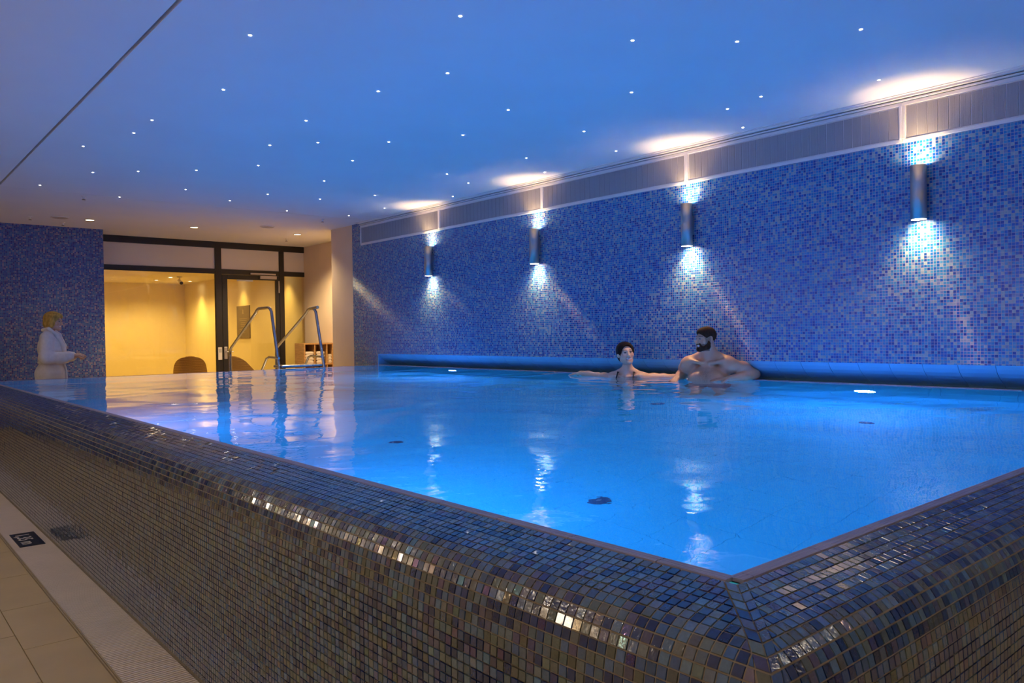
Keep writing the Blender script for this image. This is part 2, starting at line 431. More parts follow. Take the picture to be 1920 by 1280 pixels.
TILEPAL = np.array([(0.010, 0.024, 0.105), (0.014, 0.034, 0.140), (0.045, 0.095, 0.230), (0.080, 0.150, 0.270), (0.105, 0.155, 0.215), (0.110, 0.138, 0.135), (0.095, 0.105, 0.092), (0.085, 0.080, 0.150), (0.058, 0.056, 0.150)])
TILEPAL *= 0.76
TILEW = np.array([0.16, 0.10, 0.13, 0.13, 0.12, 0.15, 0.08, 0.08, 0.05]); TILEW /= TILEW.sum()
quads = []                                                   # (face, a0 a1 at top, b0 b1 at bottom, s0, s1)
GAP = 0.0012; MIT = 0.027
rows = int((arc[-1] - 0.002) / PITCH)
for r in range(rows):
    s0, s1 = 0.002 + r * PITCH + GAP, 0.002 + (r + 1) * PITCH - GAP
    t0, t1 = float(rim(s0)[0]), float(rim(s1)[0])
    for face, c0, end in ((0, YN, YF), (1, XC, XW)):
        e0, e1 = c0 - t0, c0 - t1                            # seam at top and bottom edge of the row
        quads.append((face, e0 + GAP, e0 + MIT - GAP, e1 + GAP, e1 + MIT - GAP, s0, s1))          # strip that runs down the mitre
        m0, m1 = e0 + MIT + GAP, e1 + MIT + GAP
        k = math.floor((c0 - 0.23) / PITCH)
        while k * PITCH < end:
            a, b = k * PITCH + GAP, min((k + 1) * PITCH - GAP, end)
            k += 1
            if b <= m1 + 0.002 or b - a < 0.003: continue
            quads.append((face, max(a, min(m0, b)), b, max(a, m1), b, s0, s1))
Q = np.array(quads); N = len(Q); face = Q[:, 0].astype(int)
def tile_pts(along, s, lift):
    tt, zz = rim(s); nt, nz = rim_n(s)
    tt = tt + lift * nt; zz = zz + lift * nz
    out = np.empty((N, 3))
    f0 = face == 0
    out[:, 0] = np.where(f0, XC - tt, along); out[:, 1] = np.where(f0, along, YN - tt); out[:, 2] = zz
    return out
tl = rng.normal(0, 0.00022, (4, N))                          # every tile lies a little uneven
ins = 0.0007
top = [tile_pts(Q[:, 1] + ins, Q[:, 5] + ins, 0.0008 + tl[0]), tile_pts(Q[:, 2] - ins, Q[:, 5] + ins, 0.0008 + tl[1]),
       tile_pts(Q[:, 4] - ins, Q[:, 6] - ins, 0.0008 + tl[2]), tile_pts(Q[:, 3] + ins, Q[:, 6] - ins, 0.0008 + tl[1] * 0 + tl[0] + tl[2] - tl[1])]
bot = [tile_pts(Q[:, 1], Q[:, 5], -0.0016), tile_pts(Q[:, 2], Q[:, 5], -0.0016), tile_pts(Q[:, 4], Q[:, 6], -0.0016), tile_pts(Q[:, 3], Q[:, 6], -0.0016)]
V = np.stack(top + bot, 1)                                   # N,8,3
base_f = np.array([(0, 1, 2, 3), (0, 4, 5, 1), (1, 5, 6, 2), (2, 6, 7, 3), (3, 7, 4, 0)])
colidx = rng.choice(len(TILEPAL), N, p=TILEW)
tc = TILEPAL[colidx] * rng.uniform(0.8, 1.25, (N, 1)) * rng.uniform(0.92, 1.08, (N, 3))
ta = rng.uniform(0, 1, N)
flip = face == 0                                             # keep normals outwards
def tiles_mesh(name, idx):
    n = len(idx); vv = V[idx].reshape(-1, 3)
    F = np.where(flip[idx][:, None, None], base_f[None, :, ::-1] , base_f[None]) + (np.arange(n) * 8)[:, None, None]
    F = F.reshape(-1, 4)
    me = bpy.data.meshes.new(name); me.vertices.add(len(vv)); me.vertices.foreach_set('co', vv.ravel())
    me.loops.add(F.size); me.loops.foreach_set('vertex_index', F.ravel().astype(np.int32))
    me.polygons.add(len(F)); me.polygons.foreach_set('loop_start', np.arange(0, F.size, 4, dtype=np.int32)); me.polygons.foreach_set('loop_total', np.full(len(F), 4, np.int32))
    at_ = me.attributes.new('tcol', 'FLOAT_COLOR', 'POINT')
    cc = np.concatenate([tc[idx], ta[idx][:, None]], 1); at_.data.foreach_set('color', np.repeat(cc, 8, 0).astype(np.float32).ravel())
    me.polygons.foreach_set('use_smooth', np.zeros(len(F), bool)); me.materials.append(M_TILE); me.update(); me.validate(); return me
cen = V[:, :4].mean(1); eye = np.array([0, 0, EYE])
rel = cen - eye; dep = rel @ np.array(fwd); pu = rel @ np.array(rgt) / np.maximum(dep, 0.01); pv = rel @ np.array(upv) / np.maximum(dep, 0.01)
seen = (dep > 0.2) & (np.abs(pu) < 960 / FPX) & (np.abs(pv) < 640 / FPX)
dist = np.linalg.norm(rel, axis=1) + np.where(seen, 0, 100)
order = np.argsort(dist); near, rest = order[:300], order[300:]
for i in near: link_mesh('mosaic_tile', tiles_mesh('mosaic_tile', np.array([i])), pool)
mo = link_mesh('mosaic_tiles_beyond', tiles_mesh('mosaic_tiles_beyond', rest), pool); mo['kind'] = 'stuff'

# coping strip round the water: ribbed ceramic pieces
def coping_piece(L):
    m = MB(); g_ = 0.0012; h2 = 0.0155
    pr = [(-h2, -0.03), (h2, -0.03)]
    for k in range(7):
        xx = h2 - k * 2 * h2 / 6
        pr.append((xx, 0.0004 + (0.0012 if k % 2 else 0)))
    return m.prism(pr, 'Y', g_, L - g_).mesh('coping_tile', M_COPING)
cp, cp_c = coping_piece(0.2445), coping_piece(0.16)
o = link_mesh('coping_tile', cp_c, pool, (XC, YN + 0.006, WATER))
y = YN + 0.166
while y < YF - 0.1: link_mesh('coping_tile', cp, pool, (XC, y, WATER)); y += 0.2445
def turn(o): o.rotation_euler = (0, 0, -math.pi / 2); return o
turn(link_mesh('coping_tile', coping_piece(0.035), pool, (XC + 0.004, YN, WATER)))
x = XC + 0.039
while x < XW - 0.1: turn(link_mesh('coping_tile', cp, pool, (x, YN, WATER))); x += 0.2445
x = XC
while x < XW - 0.1: turn(link_mesh('coping_tile', cp, pool, (x, YF, WATER))); x += 0.2445
y = YN
while y < YF - 0.1: link_mesh('coping_tile', cp, pool, (XW + 0.018, y, WATER + 0.004)); y += 0.2445

# basin: shell, floor tiles, walls
bs = MB()
bs.box((XB + 0.03, YB + 0.03, PFLOOR - 0.15), (XW + 0.2, YF + 0.22, PFLOOR - 0.002))
bs.box((XC - 0.19, YB + 0.03, PFLOOR), (XC - 0.0, YF + 0.2, 0.74)).box((XC, YN - 0.19, PFLOOR), (XW, YN, 0.74)).box((XC, YF, PFLOOR), (XW + 0.2, YF + 0.2, 0.80))
bs.box((XC - 0.012, YN - 0.012, 0.74), (XC + 0.014, YF, 0.834)).box((XC, YN - 0.012, 0.74), (XW, YN + 0.014, 0.834)).box((XW + 0.0, YN, PFLOOR), (XW + 0.034, YF, 0.815))
bs.build('basin_shell', M_BGROUT, pool)
MB().box((0.989, YB, -0.12), (1.03, YF + 0.2, 0.004)).box((1.03, YB - 0.004, -0.12), (XW, YB + 0.04, 0.004)).build('light_seal', M_GROUT, pool)  # added to block pool light leaking out at the foot of the wall
MB().box((XC - 0.2, YF + 0.015, 0.0), (XW, YF + 0.22, 0.826)).build('far_rim', M_POOLOUT, pool)
BT = 0.245
bt = MB().box((0.0009, 0.0009, -0.002), (BT - 0.0009, BT - 0.0009, 0)).mesh('basin_tile', M_BASIN)
cells = []
y = YN + 0.966 - 4 * BT + 0.0
while y < YF:
    x = XC
    while x < XW: cells.append((x, y)); x += BT
    y += BT
cells.sort(key=lambda c: c[0] ** 2 + c[1] ** 2)
for c in cells[:300]: link_mesh('basin_tile', bt, pool, (c[0], c[1], PFLOOR))
rest_b = MB()
for c in cells[300:]: rest_b.box((c[0] + 0.0009, c[1] + 0.0009, PFLOOR - 0.002), (c[0] + BT - 0.0009, c[1] + BT - 0.0009, PFLOOR))
z = PFLOOR
for k in range(5):                                           # wall courses of the basin
    z0, z1 = PFLOOR + k * 0.25 + 0.002, min(PFLOOR + (k + 1) * 0.25 - 0.002, 0.735)
    y = YN
    while y < YF - 0.01:
        y1 = min(y + 0.5, YF)
        rest_b.box((XC, y + 0.002, z0), (XC + 0.008, y1 - 0.002, z1)).box((XW - 0.008, y + 0.002, z0), (XW, y1 - 0.002, z1)); y = y1
    x = XC
    while x < XW - 0.01:
        x1 = min(x + 0.5, XW)
        rest_b.box((x + 0.002, YN, z0), (x1 - 0.002, YN + 0.008, z1)).box((x + 0.002, YF - 0.008, z0), (x1 - 0.002, YF, z1)); x = x1
rb = rest_b.build('basin_tiles_beyond', M_BASIN, pool); rb['kind'] = 'stuff'

# water: level surface and the thin film that runs over the rim
loops = [(-0.03, 0.0), (-0.004, 0.0)]
wm = MB()
NX, NY = 1, 1
def ringpts(t_, dz):
    tr = 0.006
    return [(XC - t_, YN - t_, WATER + dz), (XW + tr, YN - t_, WATER + dz), (XW + tr, YF + t_, WATER + dz), (XC - t_, YF + t_, WATER + dz)]
R = [ringpts(*l) for l in loops]
wm.add(R[0], [(0, 1, 2, 3)])
for a, b in zip(R[:-1], R[1:]):
    wm.add(a + b, [(4 + k, 4 + (k + 1) % 4, (k + 1) % 4, k) for k in range(4)])
import bmesh
wo = wm.build('pool_water', M_WATER); bmx = bmesh.new(); bmx.from_mesh(wo.data); bmesh.ops.remove_doubles(bmx, verts=bmx.verts, dist=1e-5); bmx.to_mesh(wo.data); bmx.free()
wo.data.polygons.foreach_set('use_smooth', [True] * len(wo.data.polygons))
tag(wo, 'clear glowing blue water filling the raised pool to its rim', 'water')

# underwater lamps
M_LENS = mat('lamp_lens', (0.9, 0.95, 1), 0.3, emit=POOL_COL, estr=POOL_LAMP)
lens_me = MB().lathe([(0.0001, -0.012), (0.05, -0.011), (0.085, -0.004)], n=20, axis='X').mesh('lens', M_LENS, True)
ring_me = MB().lathe([(0.086, 0.0), (0.108, 0.0), (0.108, -0.008), (0.100, -0.012), (0.086, -0.006), (0.086, 0.0)], n=24, axis='X', close=False).mesh('bezel', M_STEEL, True)
lamps = [(XW - 0.008, 8.37, 0.21, 0, 'glowing round underwater lamp in the long wall near the far end'), (XW - 0.008, 2.872, 0.21, 0, 'glowing round underwater lamp in the long wall right of the bathers'),
         (XC + 0.008, 5.62, 0.21, math.pi, 'underwater lamp below the middle of the walkway rim'), (XC + 0.008, 2.872, 0.21, math.pi, 'underwater lamp below the walkway rim near the corner')]
for (x, y, z, rz, lab) in lamps:
    ul = thing('underwater_lamp', lab, 'pool lamp', (x, y, z), rz, 'underwater lamps')
    link_mesh('lens', lens_me, ul); link_mesh('bezel', ring_me, ul)

# floor nozzles of the pool
noz = MB().lathe([(0.0001, 0.012), (0.024, 0.012), (0.042, 0.008), (0.052, 0.003), (0.055, 0.0)], n=18).mesh('cover_plate', M_NOZZLE, True)
cap = MB().lathe([(0.0001, 0.018), (0.012, 0.017), (0.016, 0.011)], n=14).mesh('centre_cap', M_STEEL, True)
for (x, y, lab) in ((2.58, 2.44, 'dark round floor nozzle nearest the pool corner'), (2.575, 4.09, 'dark round floor nozzle left, second from the pool corner'), (5.05, 2.36, 'dark round floor nozzle under water in front of the right lamp'), (4.99, 4.02, 'dark round floor nozzle just in front of the two bathers')):
    nz = thing('floor_nozzle', lab, 'pool nozzle', (x, y, PFLOOR), 0, 'floor nozzles')
    link_mesh('cover_plate', noz, nz); link_mesh('centre_cap', cap, nz)

# overflow grating along the walkway
gt = thing('overflow_grating', 'pale ribbed drainage grating along the foot of the pool wall', 'grating', (0, 0, 0))
sl = MB(); k = 0; y = 0.40
while y < YF + 0.2:
    sl.box((0.774, y, -0.012), (0.986, y + 0.0115, 0.002)); y += 0.0188
so = sl.build('slats', M_GRATE, gt); so['kind'] = 'stuff'
MB().box((0.84, 0.40, -0.03), (0.85, YF + 0.2, -0.012)).box((0.91, 0.40, -0.03), (0.92, YF + 0.2, -0.012)).build('support_rail', M_GRATE, gt)
MB().box((0.768, 0.40, -0.10), (0.986, YF + 0.2, -0.09)).build('channel_bed', M_DARK, gt)
MB().box((0.760, 0.40, -0.09), (0.7645, YF + 0.2, 0.0015)).box((0.768, 0.40, -0.09), (0.7725, YF + 0.2, 0.0015)).build('edge_strip', M_BRASS, gt)
# depth plate let into the grating
M_NAVY = mat('navy_plate', (0.008, 0.012, 0.035), 0.35); M_PRINT = mat('plate_print', (0.62, 0.56, 0.52), 0.5)
pl = thing('depth_plate', 'dark navy depth marker plate with pale lettering on the grating', 'sign', (0.877, 5.885, 0.002))
MB().box((-0.07, -0.205, 0), (0.07, 0.205, 0.004)).build('plate', M_NAVY, pl, bevel=0.001)
def text(body, size, mtl, parent, loc, rot, name='lettering', ext=0.0006):
    cu = bpy.data.curves.new(name, 'FONT'); cu.body = body; cu.size = size; cu.extrude = ext; cu.align_x = 'CENTER'; cu.align_y = 'CENTER'
    o = bpy.data.objects.new(name, cu); C.objects.link(o)
    bpy.context.view_layer.update(); dg = bpy.context.evaluated_depsgraph_get()
    me = bpy.data.meshes.new_from_object(o.evaluated_get(dg)); bpy.data.objects.remove(o)
    me.materials.clear(); me.materials.append(mtl)
    o = link_mesh(name, me, parent, loc); o.rotation_euler = rot; return o
text('1,35 m', 0.115, M_PRINT, pl, (-0.012, 0, 0.0046), (0, 0, -math.pi / 2))

# ================================================================== REAR: glazed screen, door, recess
YG = 14.30
gw = bpy.data.objects.new('window_1', None); C.objects.link(gw); gw.location = (0, YG, 0); struct(gw, 'black framed glass screen with frosted top panes in front of the yellow lounge', 'window')
def bar(n, x0, x1, z0, z1, d=0.05, par=gw, m=M_FRAME): return MB().box((x0, -d / 2, z0), (x1, d / 2, z1)).build(n, m, par, bevel=0.004)
bar('head_rail', 3.10, 6.985, 2.925, 3.04); bar('transom_rail', 3.10, 6.985, 2.455, 2.545)
bar('post', 5.150, 5.265, 0, 2.925, 0.06); bar('post', 6.375, 6.470, 0, 2.925, 0.06); bar('post', 6.905, 6.985, 0, 2.925, 0.06); bar('post', 3.10, 3.17, 0, 2.925, 0.06)
bar('sill_rail', 3.17, 5.150, 0, 0.10); bar('sill_rail', 6.470, 6.905, 0, 0.10)
def pane(n, x0, x1, z0, z1, m, par=gw): return MB().box((x0, -0.004, z0), (x1, 0.004, z1)).build(n, m, par)
pane('frosted_pane', 3.17, 5.15, 2.545, 2.925, M_FROST); pane('frosted_pane', 5.265, 6.375, 2.545, 2.925, M_FROST); pane('frosted_pane', 6.470, 6.905, 2.545, 2.925, M_FROST)
pane('clear_pane', 3.17, 5.15, 0.10, 2.455, M_PANE); pane('clear_pane', 6.470, 6.905, 0.10, 2.455, M_PANE)
dr = bpy.data.objects.new('door_1', None); C.objects.link(dr); dr.location = (0, YG, 0); struct(dr, 'black framed glass door with grey closer behind the pool stairs', 'door')
bar('stile', 5.270, 5.370, 0.01, 2.45, 0.05, dr); bar('stile', 6.300, 6.372, 0.01, 2.45, 0.05, dr); bar('top_rail', 5.370, 6.300, 2.365, 2.45, 0.05, dr); bar('bottom_rail', 5.370, 6.300, 0.01, 0.16, 0.05, dr)
MB().box((5.370, -0.004, 0.16), (6.300, 0.004, 2.365)).build('door_pane', M_PANE, dr)
M_CLOSER = mat('closer_grey', (0.50, 0.44, 0.38), 0.5)
dc = MB().box((5.98, -0.075, 2.385), (6.30, -0.026, 2.445)).build('door_closer', M_CLOSER, dr, bevel=0.005)
MB().box((5.80, -0.06, 2.462), (6.29, -0.03, 2.492)).build('closer_arm', M_CLOSER, dc, bevel=0.003)
MB().box((6.345, -0.045, 2.13), (6.368, -0.025, 2.36)).build('hinge', M_CLOSER, dr, bevel=0.004)
MB().box((5.55, -0.012, 2.335), (5.86, -0.005, 2.362)).build('door_label', mat('pale_label', (0.6, 0.62, 0.6), 0.5), dr)
hp = MB().box((5.285, -0.035, 0.90), (5.345, -0.025, 1.12)).build('handle_plate', M_STEEL, dr, bevel=0.003)
MB().tube([(5.315, -0.03, 1.03), (5.315, -0.075, 1.03), (5.44, -0.08, 1.03)], 0.009).build('lever', M_STEEL, hp, True)
sw1 = thing('door_control_panel', 'pale card reader plate on the black post beside the door', 'switch', (5.205, YG - 0.031, 1.0))
MB().box((-0.036, -0.018, -0.115), (0.036, 0, 0.115)).build('housing', mat('pale_plastic', (0.70, 0.64, 0.58), 0.5), sw1, bevel=0.004)
MB().box((-0.026, -0.020, 0.02), (0.026, -0.018, 0.09)).build('front_panel', mat('reader_grey', (0.45, 0.42, 0.4), 0.4), sw1)

# lounge behind the glass
lf = struct(MB().box((1.5, YG + 0.06, -0.1), (7.02, 21.8, 0)).build('floor_lounge', noisy(mat('lounge_floor', (0.42, 0.30, 0.17), 0.5), 3, 0.08)), 'warm brown floor of the lounge behind glass', 'floor')
struct(MB().box((1.5, YG + 0.06, 2.74), (7.02, 21.8, 2.84)).box((1.5, YG + 0.03, 2.84), (7.1, YG + 0.06, CEIL)).build('ceiling_lounge', M_LOUNGE_C), 'low cream ceiling of the lounge behind glass', 'ceiling')
wlr = struct(MB().box((7.0, YG + 0.03, 0), (7.12, 21.8, 2.74)).build('wall_lounge_right', M_LOUNGE), 'yellow lit lounge wall carrying the grey notice board', 'wall')
struct(MB().box((1.5, 21.7, 0), (7.12, 21.8, 2.74)).build('wall_lounge_back', M_LOUNGE), 'yellow lit rear wall of the lounge', 'wall')
struct(MB().box((1.4, YG + 0.06, 0), (1.5, 21.8, 2.74)).build('wall_lounge_left', M_LOUNGE), 'cream side wall of the lounge', 'wall')

M_DISC = mat('downlight_glow', (1, 1, 1), 0.4, emit=(1.0, 0.80, 0.50), estr=14)
M_DISCL = mat('lounge_downlight_glow', (1, 1, 1), 0.4, emit=(1.0, 0.85, 0.55), estr=22)
dl_ring = MB().lathe([(0.056, 0.0), (0.074, 0.0), (0.074, -0.006), (0.066, -0.009), (0.056, -0.004)], n=24, close=False).mesh('trim_ring', M_WHITEM, True)
dl_disc = MB().lathe([(0.0001, -0.003), (0.056, -0.003)], n=20, close=False).mesh('lamp_face', M_DISC)
dl_discl = MB().lathe([(0.0001, -0.003), (0.056, -0.003)], n=20, close=False).mesh('lamp_face', M_DISCL)
def downlight(x, y, z, energy, col, angle, lab, grp, disc=dl_disc, blend=0.6):
    d = thing('ceiling_downlight', lab, 'downlight', (x, y, z), 0, grp)
    link_mesh('trim_ring', dl_ring, d); link_mesh('lamp_face', disc, d)
    spot('downlight_beam', d, (0, 0, -0.02), energy, col, angle, blend, 0.05)
    return d
downlight(2.76, 12.66, CEIL, HALL_DOWN * 0.25, WARM, 110, 'lit round ceiling downlight above the person in the bathrobe', 'hall downlights')
downlight(4.23, 12.60, CEIL, HALL_DOWN, WARM, 110, 'lit round ceiling downlight in the middle before the glass screen', 'hall downlights')
downlight(5.94, 12.54, CEIL, HALL_DOWN * 2.6, WARM, 140, 'lit round ceiling downlight nearest the beige pier', 'hall downlights')
for k, y in enumerate((-0.9, 1.5, 3.9, 6.3, 8.7)):  # out of view, added as warm fill for the walkway and bathers
    downlight(-1.1, y, CEIL, FILL_DOWN, FILL_COL, 165, 'unseen fill downlight added over the walkway, %s' % ('nearest the near end', 'second from the near end', 'middle of five', 'second from the far end', 'nearest the far end')[k], 'added walkway fill downlights')
for k, x in enumerate((2.0, 4.6)):  # two more unseen downlights, added as weak fill at this end
    downlight(x, -0.9, CEIL, FILL_DOWN * 0.45, FILL_COL, 160, 'unseen fill downlight added over the near end of the hall, %s' % ('left one', 'right one')[k], 'added near end fill downlights')
M_FILL = mat('fill_globe_glow', (1, 1, 1), 0.4, emit=FILL_COL, estr=FILL_GLOBE)  # unseen globes, added as low warm side light on rim and bathers
gl_me = MB().lathe([(0.0001, -0.09)] + [(0.09 * math.sin(a), -0.09 * math.cos(a)) for a in [math.pi * k / 10 for k in range(1, 10)]] + [(0.0001, 0.09)], n=16, close=False).mesh('globe', M_FILL, True)
gp_me = MB().tube([(-0.12, 0, 0), (-0.09, 0, 0)], 0.05, 16).mesh('wall_plate', M_WHITEM, True)
for k, (x, y, rz) in enumerate(((-2.48, -0.6, 0), (-2.48, 1.9, 0), (-2.48, 4.4, 0), (-2.48, 6.9, 0), (-2.48, 9.4, 0), (1.6, -2.48, math.pi / 2), (4.4, -2.48, math.pi / 2))):
    d = thing('globe_fill_lamp', 'unseen opal globe fill lamp added on the %s' % ('walkway wall, nearest the near end', 'walkway wall, second from the near end', 'walkway wall, middle of five', 'walkway wall, second from the far end', 'walkway wall, nearest the far end', 'near end wall, left of two', 'near end wall, right of two')[k], 'wall lamp', (x, y, 1.95), rz, 'added opal globe fill lamps')
    link_mesh('globe', gl_me, d); link_mesh('wall_plate', gp_me, d)
LL = [(5.91, 20.4, 'lounge ceiling downlight left, close to the rear wall'), (5.91, 19.3, 'largest lounge ceiling downlight seen through the glass screen'), (6.72, 20.4, 'lounge ceiling downlight in front of the corner of the lounge'), (6.72, 17.63, 'lounge ceiling downlight above the grey notice board'), (6.72, 15.25, 'lounge ceiling downlight behind the narrow glass pane'), (4.2, 20.6, 'lounge ceiling downlight far left near the rear wall'), (4.2, 17.2, 'lounge ceiling downlight left in the middle'), (5.6, 16.2, 'lounge ceiling downlight above the wicker chairs')]
for (x, y, lab) in LL:
    downlight(x, y, 2.74, LOUNGE if x < 6.5 else LOUNGE * 0.7, LOUNGE_COL, 150 if x < 6.5 else 84, lab, 'lounge downlights', dl_discl, 0.6 if x < 6.5 else 1.0)

# notice board
nb = thing('notice_board', 'grey brown notice board on the yellow lounge wall', 'poster', (6.998, 17.64, 1.27))
MB().box((-0.02, -0.375, 0), (0, 0.375, 0.745)).build('board', mat('board_grey', (0.15, 0.11, 0.07), 0.5), nb, bevel=0.003)
M_BPR = mat('board_print', (0.36, 0.29, 0.18), 0.6)
lines = MB()
for (z, w_) in ((0.44, 0.24), (0.40, 0.20), (0.35, 0.13), (0.31, 0.15), (0.27, 0.13), (0.20, 0.22), (0.12, 0.10)): lines.box((-0.022, -w_, z), (-0.02, w_, z + 0.012))
lines.build('printed_lines', M_BPR, nb)
MB().prism([(0.03, 0.56), (-0.05, 0.56), (-0.02, 0.60), (-0.045, 0.66), (0.0, 0.63), (0.02, 0.69), (0.025, 0.61)], 'X', -0.022, -0.02).build('printed_emblem', M_BPR, nb)

# security camera on the lounge ceiling
sc = thing('security_camera', 'white security camera hanging from the lounge ceiling', 'camera', (6.02, 19.0, 2.74))
M_SC = mat('camera_white', (0.75, 0.70, 0.6), 0.4)
MB().lathe([(0.06, 0), (0.06, -0.02), (0.02, -0.03)], n=16).build('mount', M_SC, sc, True)
MB().tube([(0, 0, -0.02), (0, 0, -0.10)], 0.018).build('stem', M_SC, sc, True)
MB().tube([(0, 0.06, -0.10), (0, -0.12, -0.16)], 0.045, 14).build('body', M_SC, sc, True)
MB().tube([(0, -0.118, -0.159), (0, -0.13, -0.163)], 0.036, 14).build('camera_lens', M_FRAME, sc, True)

# wicker chairs
def chair(lab, loc, rz, tilt=0.0):
    c = thing('wicker_chair', lab, 'chair', loc, rz, 'wicker chairs in the lounge')
    n = 20; sh = MB(); vs = []; fs = []
    for ring_, (z, rad, off) in enumerate(((0.36, 0.30, 0.0), (0.52, 0.325, -0.02), (0.68, 0.335, -0.05), (0.82, 0.335, -0.085), (0.90, 0.33, -0.11))):
        for th in (0.0, 0.03):
            for k in range(n + 1):
                a = math.pi * (1.0 + k / n) ; drop = (abs(k / n - 0.5) * 2) ** 2.6 * (z - 0.36) * 0.62
                vs.append(((rad - th) * math.cos(a), (rad - th) * math.sin(a) * 0.9 + off, z - drop))
    m = n + 1
    for r_ in range(4):
        b0 = r_ * 2 * m; b1 = b0 + 2 * m
        for k in range(n):
            fs.append((b0 + k, b0 + k + 1, b1 + k + 1, b1 + k)); fs.append((b0 + m + k + 1, b0 + m + k, b1 + m + k, b1 + m + k + 1))
        for k in (0, n): fs.append((b0 + k, b1 + k, b1 + m + k, b0 + m + k))
    for k in range(n): b = 8 * m; fs.append((b + k, b + k + 1, b + m + k + 1, b + m + k))
    sh.add(vs, fs).build('backrest', M_RATTAN, c, True)
    MB().lathe([(0.0001, 0.43), (0.22, 0.43), (0.29, 0.415), (0.31, 0.38), (0.29, 0.34), (0.0001, 0.34)], n=24, close=False).build('seat', M_RATTAN, c, True)
    MB().tube([(0.32 * math.cos(a), 0.30 * math.sin(a) - 0.02, 0.565 + 0.335 * max(0, -math.sin(a)) ** 1.25) for a in [math.pi * (1 + k / 16) for k in range(17)]], 0.018, 8).build('rim', M_RATTAN, c, True)
    for sx in (-1, 1):
        for sy in (-1, 1): MB().tube([(0.2 * sx, 0.2 * sy, 0.36), (0.25 * sx, 0.25 * sy, 0.0)], [0.018, 0.013], 8).build('leg', M_RATTAN, c, True)
    return c
chair('wicker tub chair standing left of the door behind glass', (5.60, 17.1, 0), -0.32)
chair('wicker tub chair seen tilted through the glass door', (6.30, 16.0, 0), -1.0)

# cubby shelf with towels
sh = thing('cubby_shelf', 'oak cubby shelf with towels in the beige recess', 'shelf', (6.29, 13.10, 0))
W_, D_, Hh, tk = 0.585, 0.38, 1.165, 0.025
MB().box((0, 0, 0), (tk, D_, Hh)).build('side_panel', M_WOOD, sh); MB().box((W_ - tk, 0, 0), (W_, D_, Hh)).build('side_panel', M_WOOD, sh)
for z in (0.04, 0.41, 0.765, Hh - tk): MB().box((tk, 0, z), (W_ - tk, D_, z + tk)).build('shelf_board', M_WOOD, sh)
for x in (0.205, 0.445): MB().box((x, 0.003, 0.065), (x + 0.02, D_ - 0.01, Hh - tk)).build('divider', M_WOOD, sh)
MB().box((tk, D_ - 0.01, 0.04), (W_ - tk, D_, Hh - tk)).build('back_panel', M_WOOD, sh)
def towel(x, z, lab, w_=0.15, h_=0.055):
    tw = MB(); prf = []
    for k in range(12):
        a = 2 * math.pi * k / 12; prf.append((max(-1, min(1, 1.35 * math.cos(a))) * w_ / 2, h_ / 2 + max(-1, min(1, 1.25 * math.sin(a))) * h_ / 2))
    o = thing('folded_towel', lab, 'towel', (6.29 + x, 13.13, z + 0.001), 0, 'towels on the cubby shelf')
    tw.prism(prf, 'Y', 0.0, 0.26).build('cloth', M_TOWEL, o, True)
    MB().box((-w_ / 2 + 0.01, -0.004, h_ * 0.44), (w_ / 2 - 0.01, 0.004, h_ * 0.56)).build('fold', M_TOWEL, o)
for col_, x, n, nm in ((0, 0.120, 4, 'left'), (1, 0.335, 4, 'middle'), (2, 0.515, 3, 'right')):
    for k in range(n): towel(x, 0.790 + k * 0.056, 'white folded towel, %s in the %s stack of the cubby shelf' % (('lowest', 'second from below', 'third from below', 'topmost')[k], nm), 0.16 if col_ < 2 else 0.085)

# pool stairs with two steel rails
st = thing('pool_stairs', 'steel pool stairs with two tall tubular handrails at the far edge', 'stairs', (0, 0, 0))
def rail(X, a, b, c, zt, cap_):
    P = [(X, 10.40, 0.55), (X, a - 0.26, 0.84), (X, a - 0.03, zt - 0.06), (X, a + 0.02, zt - 0.012), (X, a + 0.09, zt), (X, b - 0.06, zt - 0.002), (X, b, zt - 0.02), (X, b + 0.05, zt - 0.06), (X, c - 0.03, 1.125), (X, c, 1.08), (X, c + 0.005, 1.02), (X, c + 0.01, 0.01)]
    r_ = MB().tube(P, 0.0215, 12).build('handrail', M_STEELD, st, True)
    for (yy, zz) in ((c + 0.01, 0.0),): MB().lathe([(0.05, 0.0), (0.05, 0.008), (0.024, 0.012)], (X, yy, zz), 16).build('foot_flange', M_STEELD, r_, True)
    if cap_: MB().tube([(X, a + 0.1, zt), (X, a - 0.09, zt + 0.012)], 0.024, 12).build('grip_end', M_STEELD, r_, True)
    MB().tube([(X - 0.02, 10.44, 0.99), (X - 0.02, 10.78, 1.0), (X - 0.02, 10.86, 0.98), (X - 0.02, 11.30, 0.55), (X - 0.02, 11.9, 0.02)], 0.017, 10).build('lower_rail', M_STEELD, r_, True)
rail(4.653, 10.74, 11.22, 12.30, 1.712, False)
rail(5.307, 10.67, 10.90, 12.05, 1.705, True)
for k, (yy, zz) in enumerate(((10.42, 0.885), (10.78, 0.68), (11.12, 0.47), (11.46, 0.26))):
    MB().box((4.67, yy, zz - 0.035), (5.29, yy + 0.30, zz)).build('tread', M_STEELD, st, bevel=0.008)
for X in (4.672, 5.262): MB().prism([(10.42, 0.80), (10.50, 0.85), (11.78, 0.08), (11.78, 0.0), (11.66, 0.0), (10.42, 0.72)], 'X', X, X + 0.02).build('stringer', M_STEELD, st)

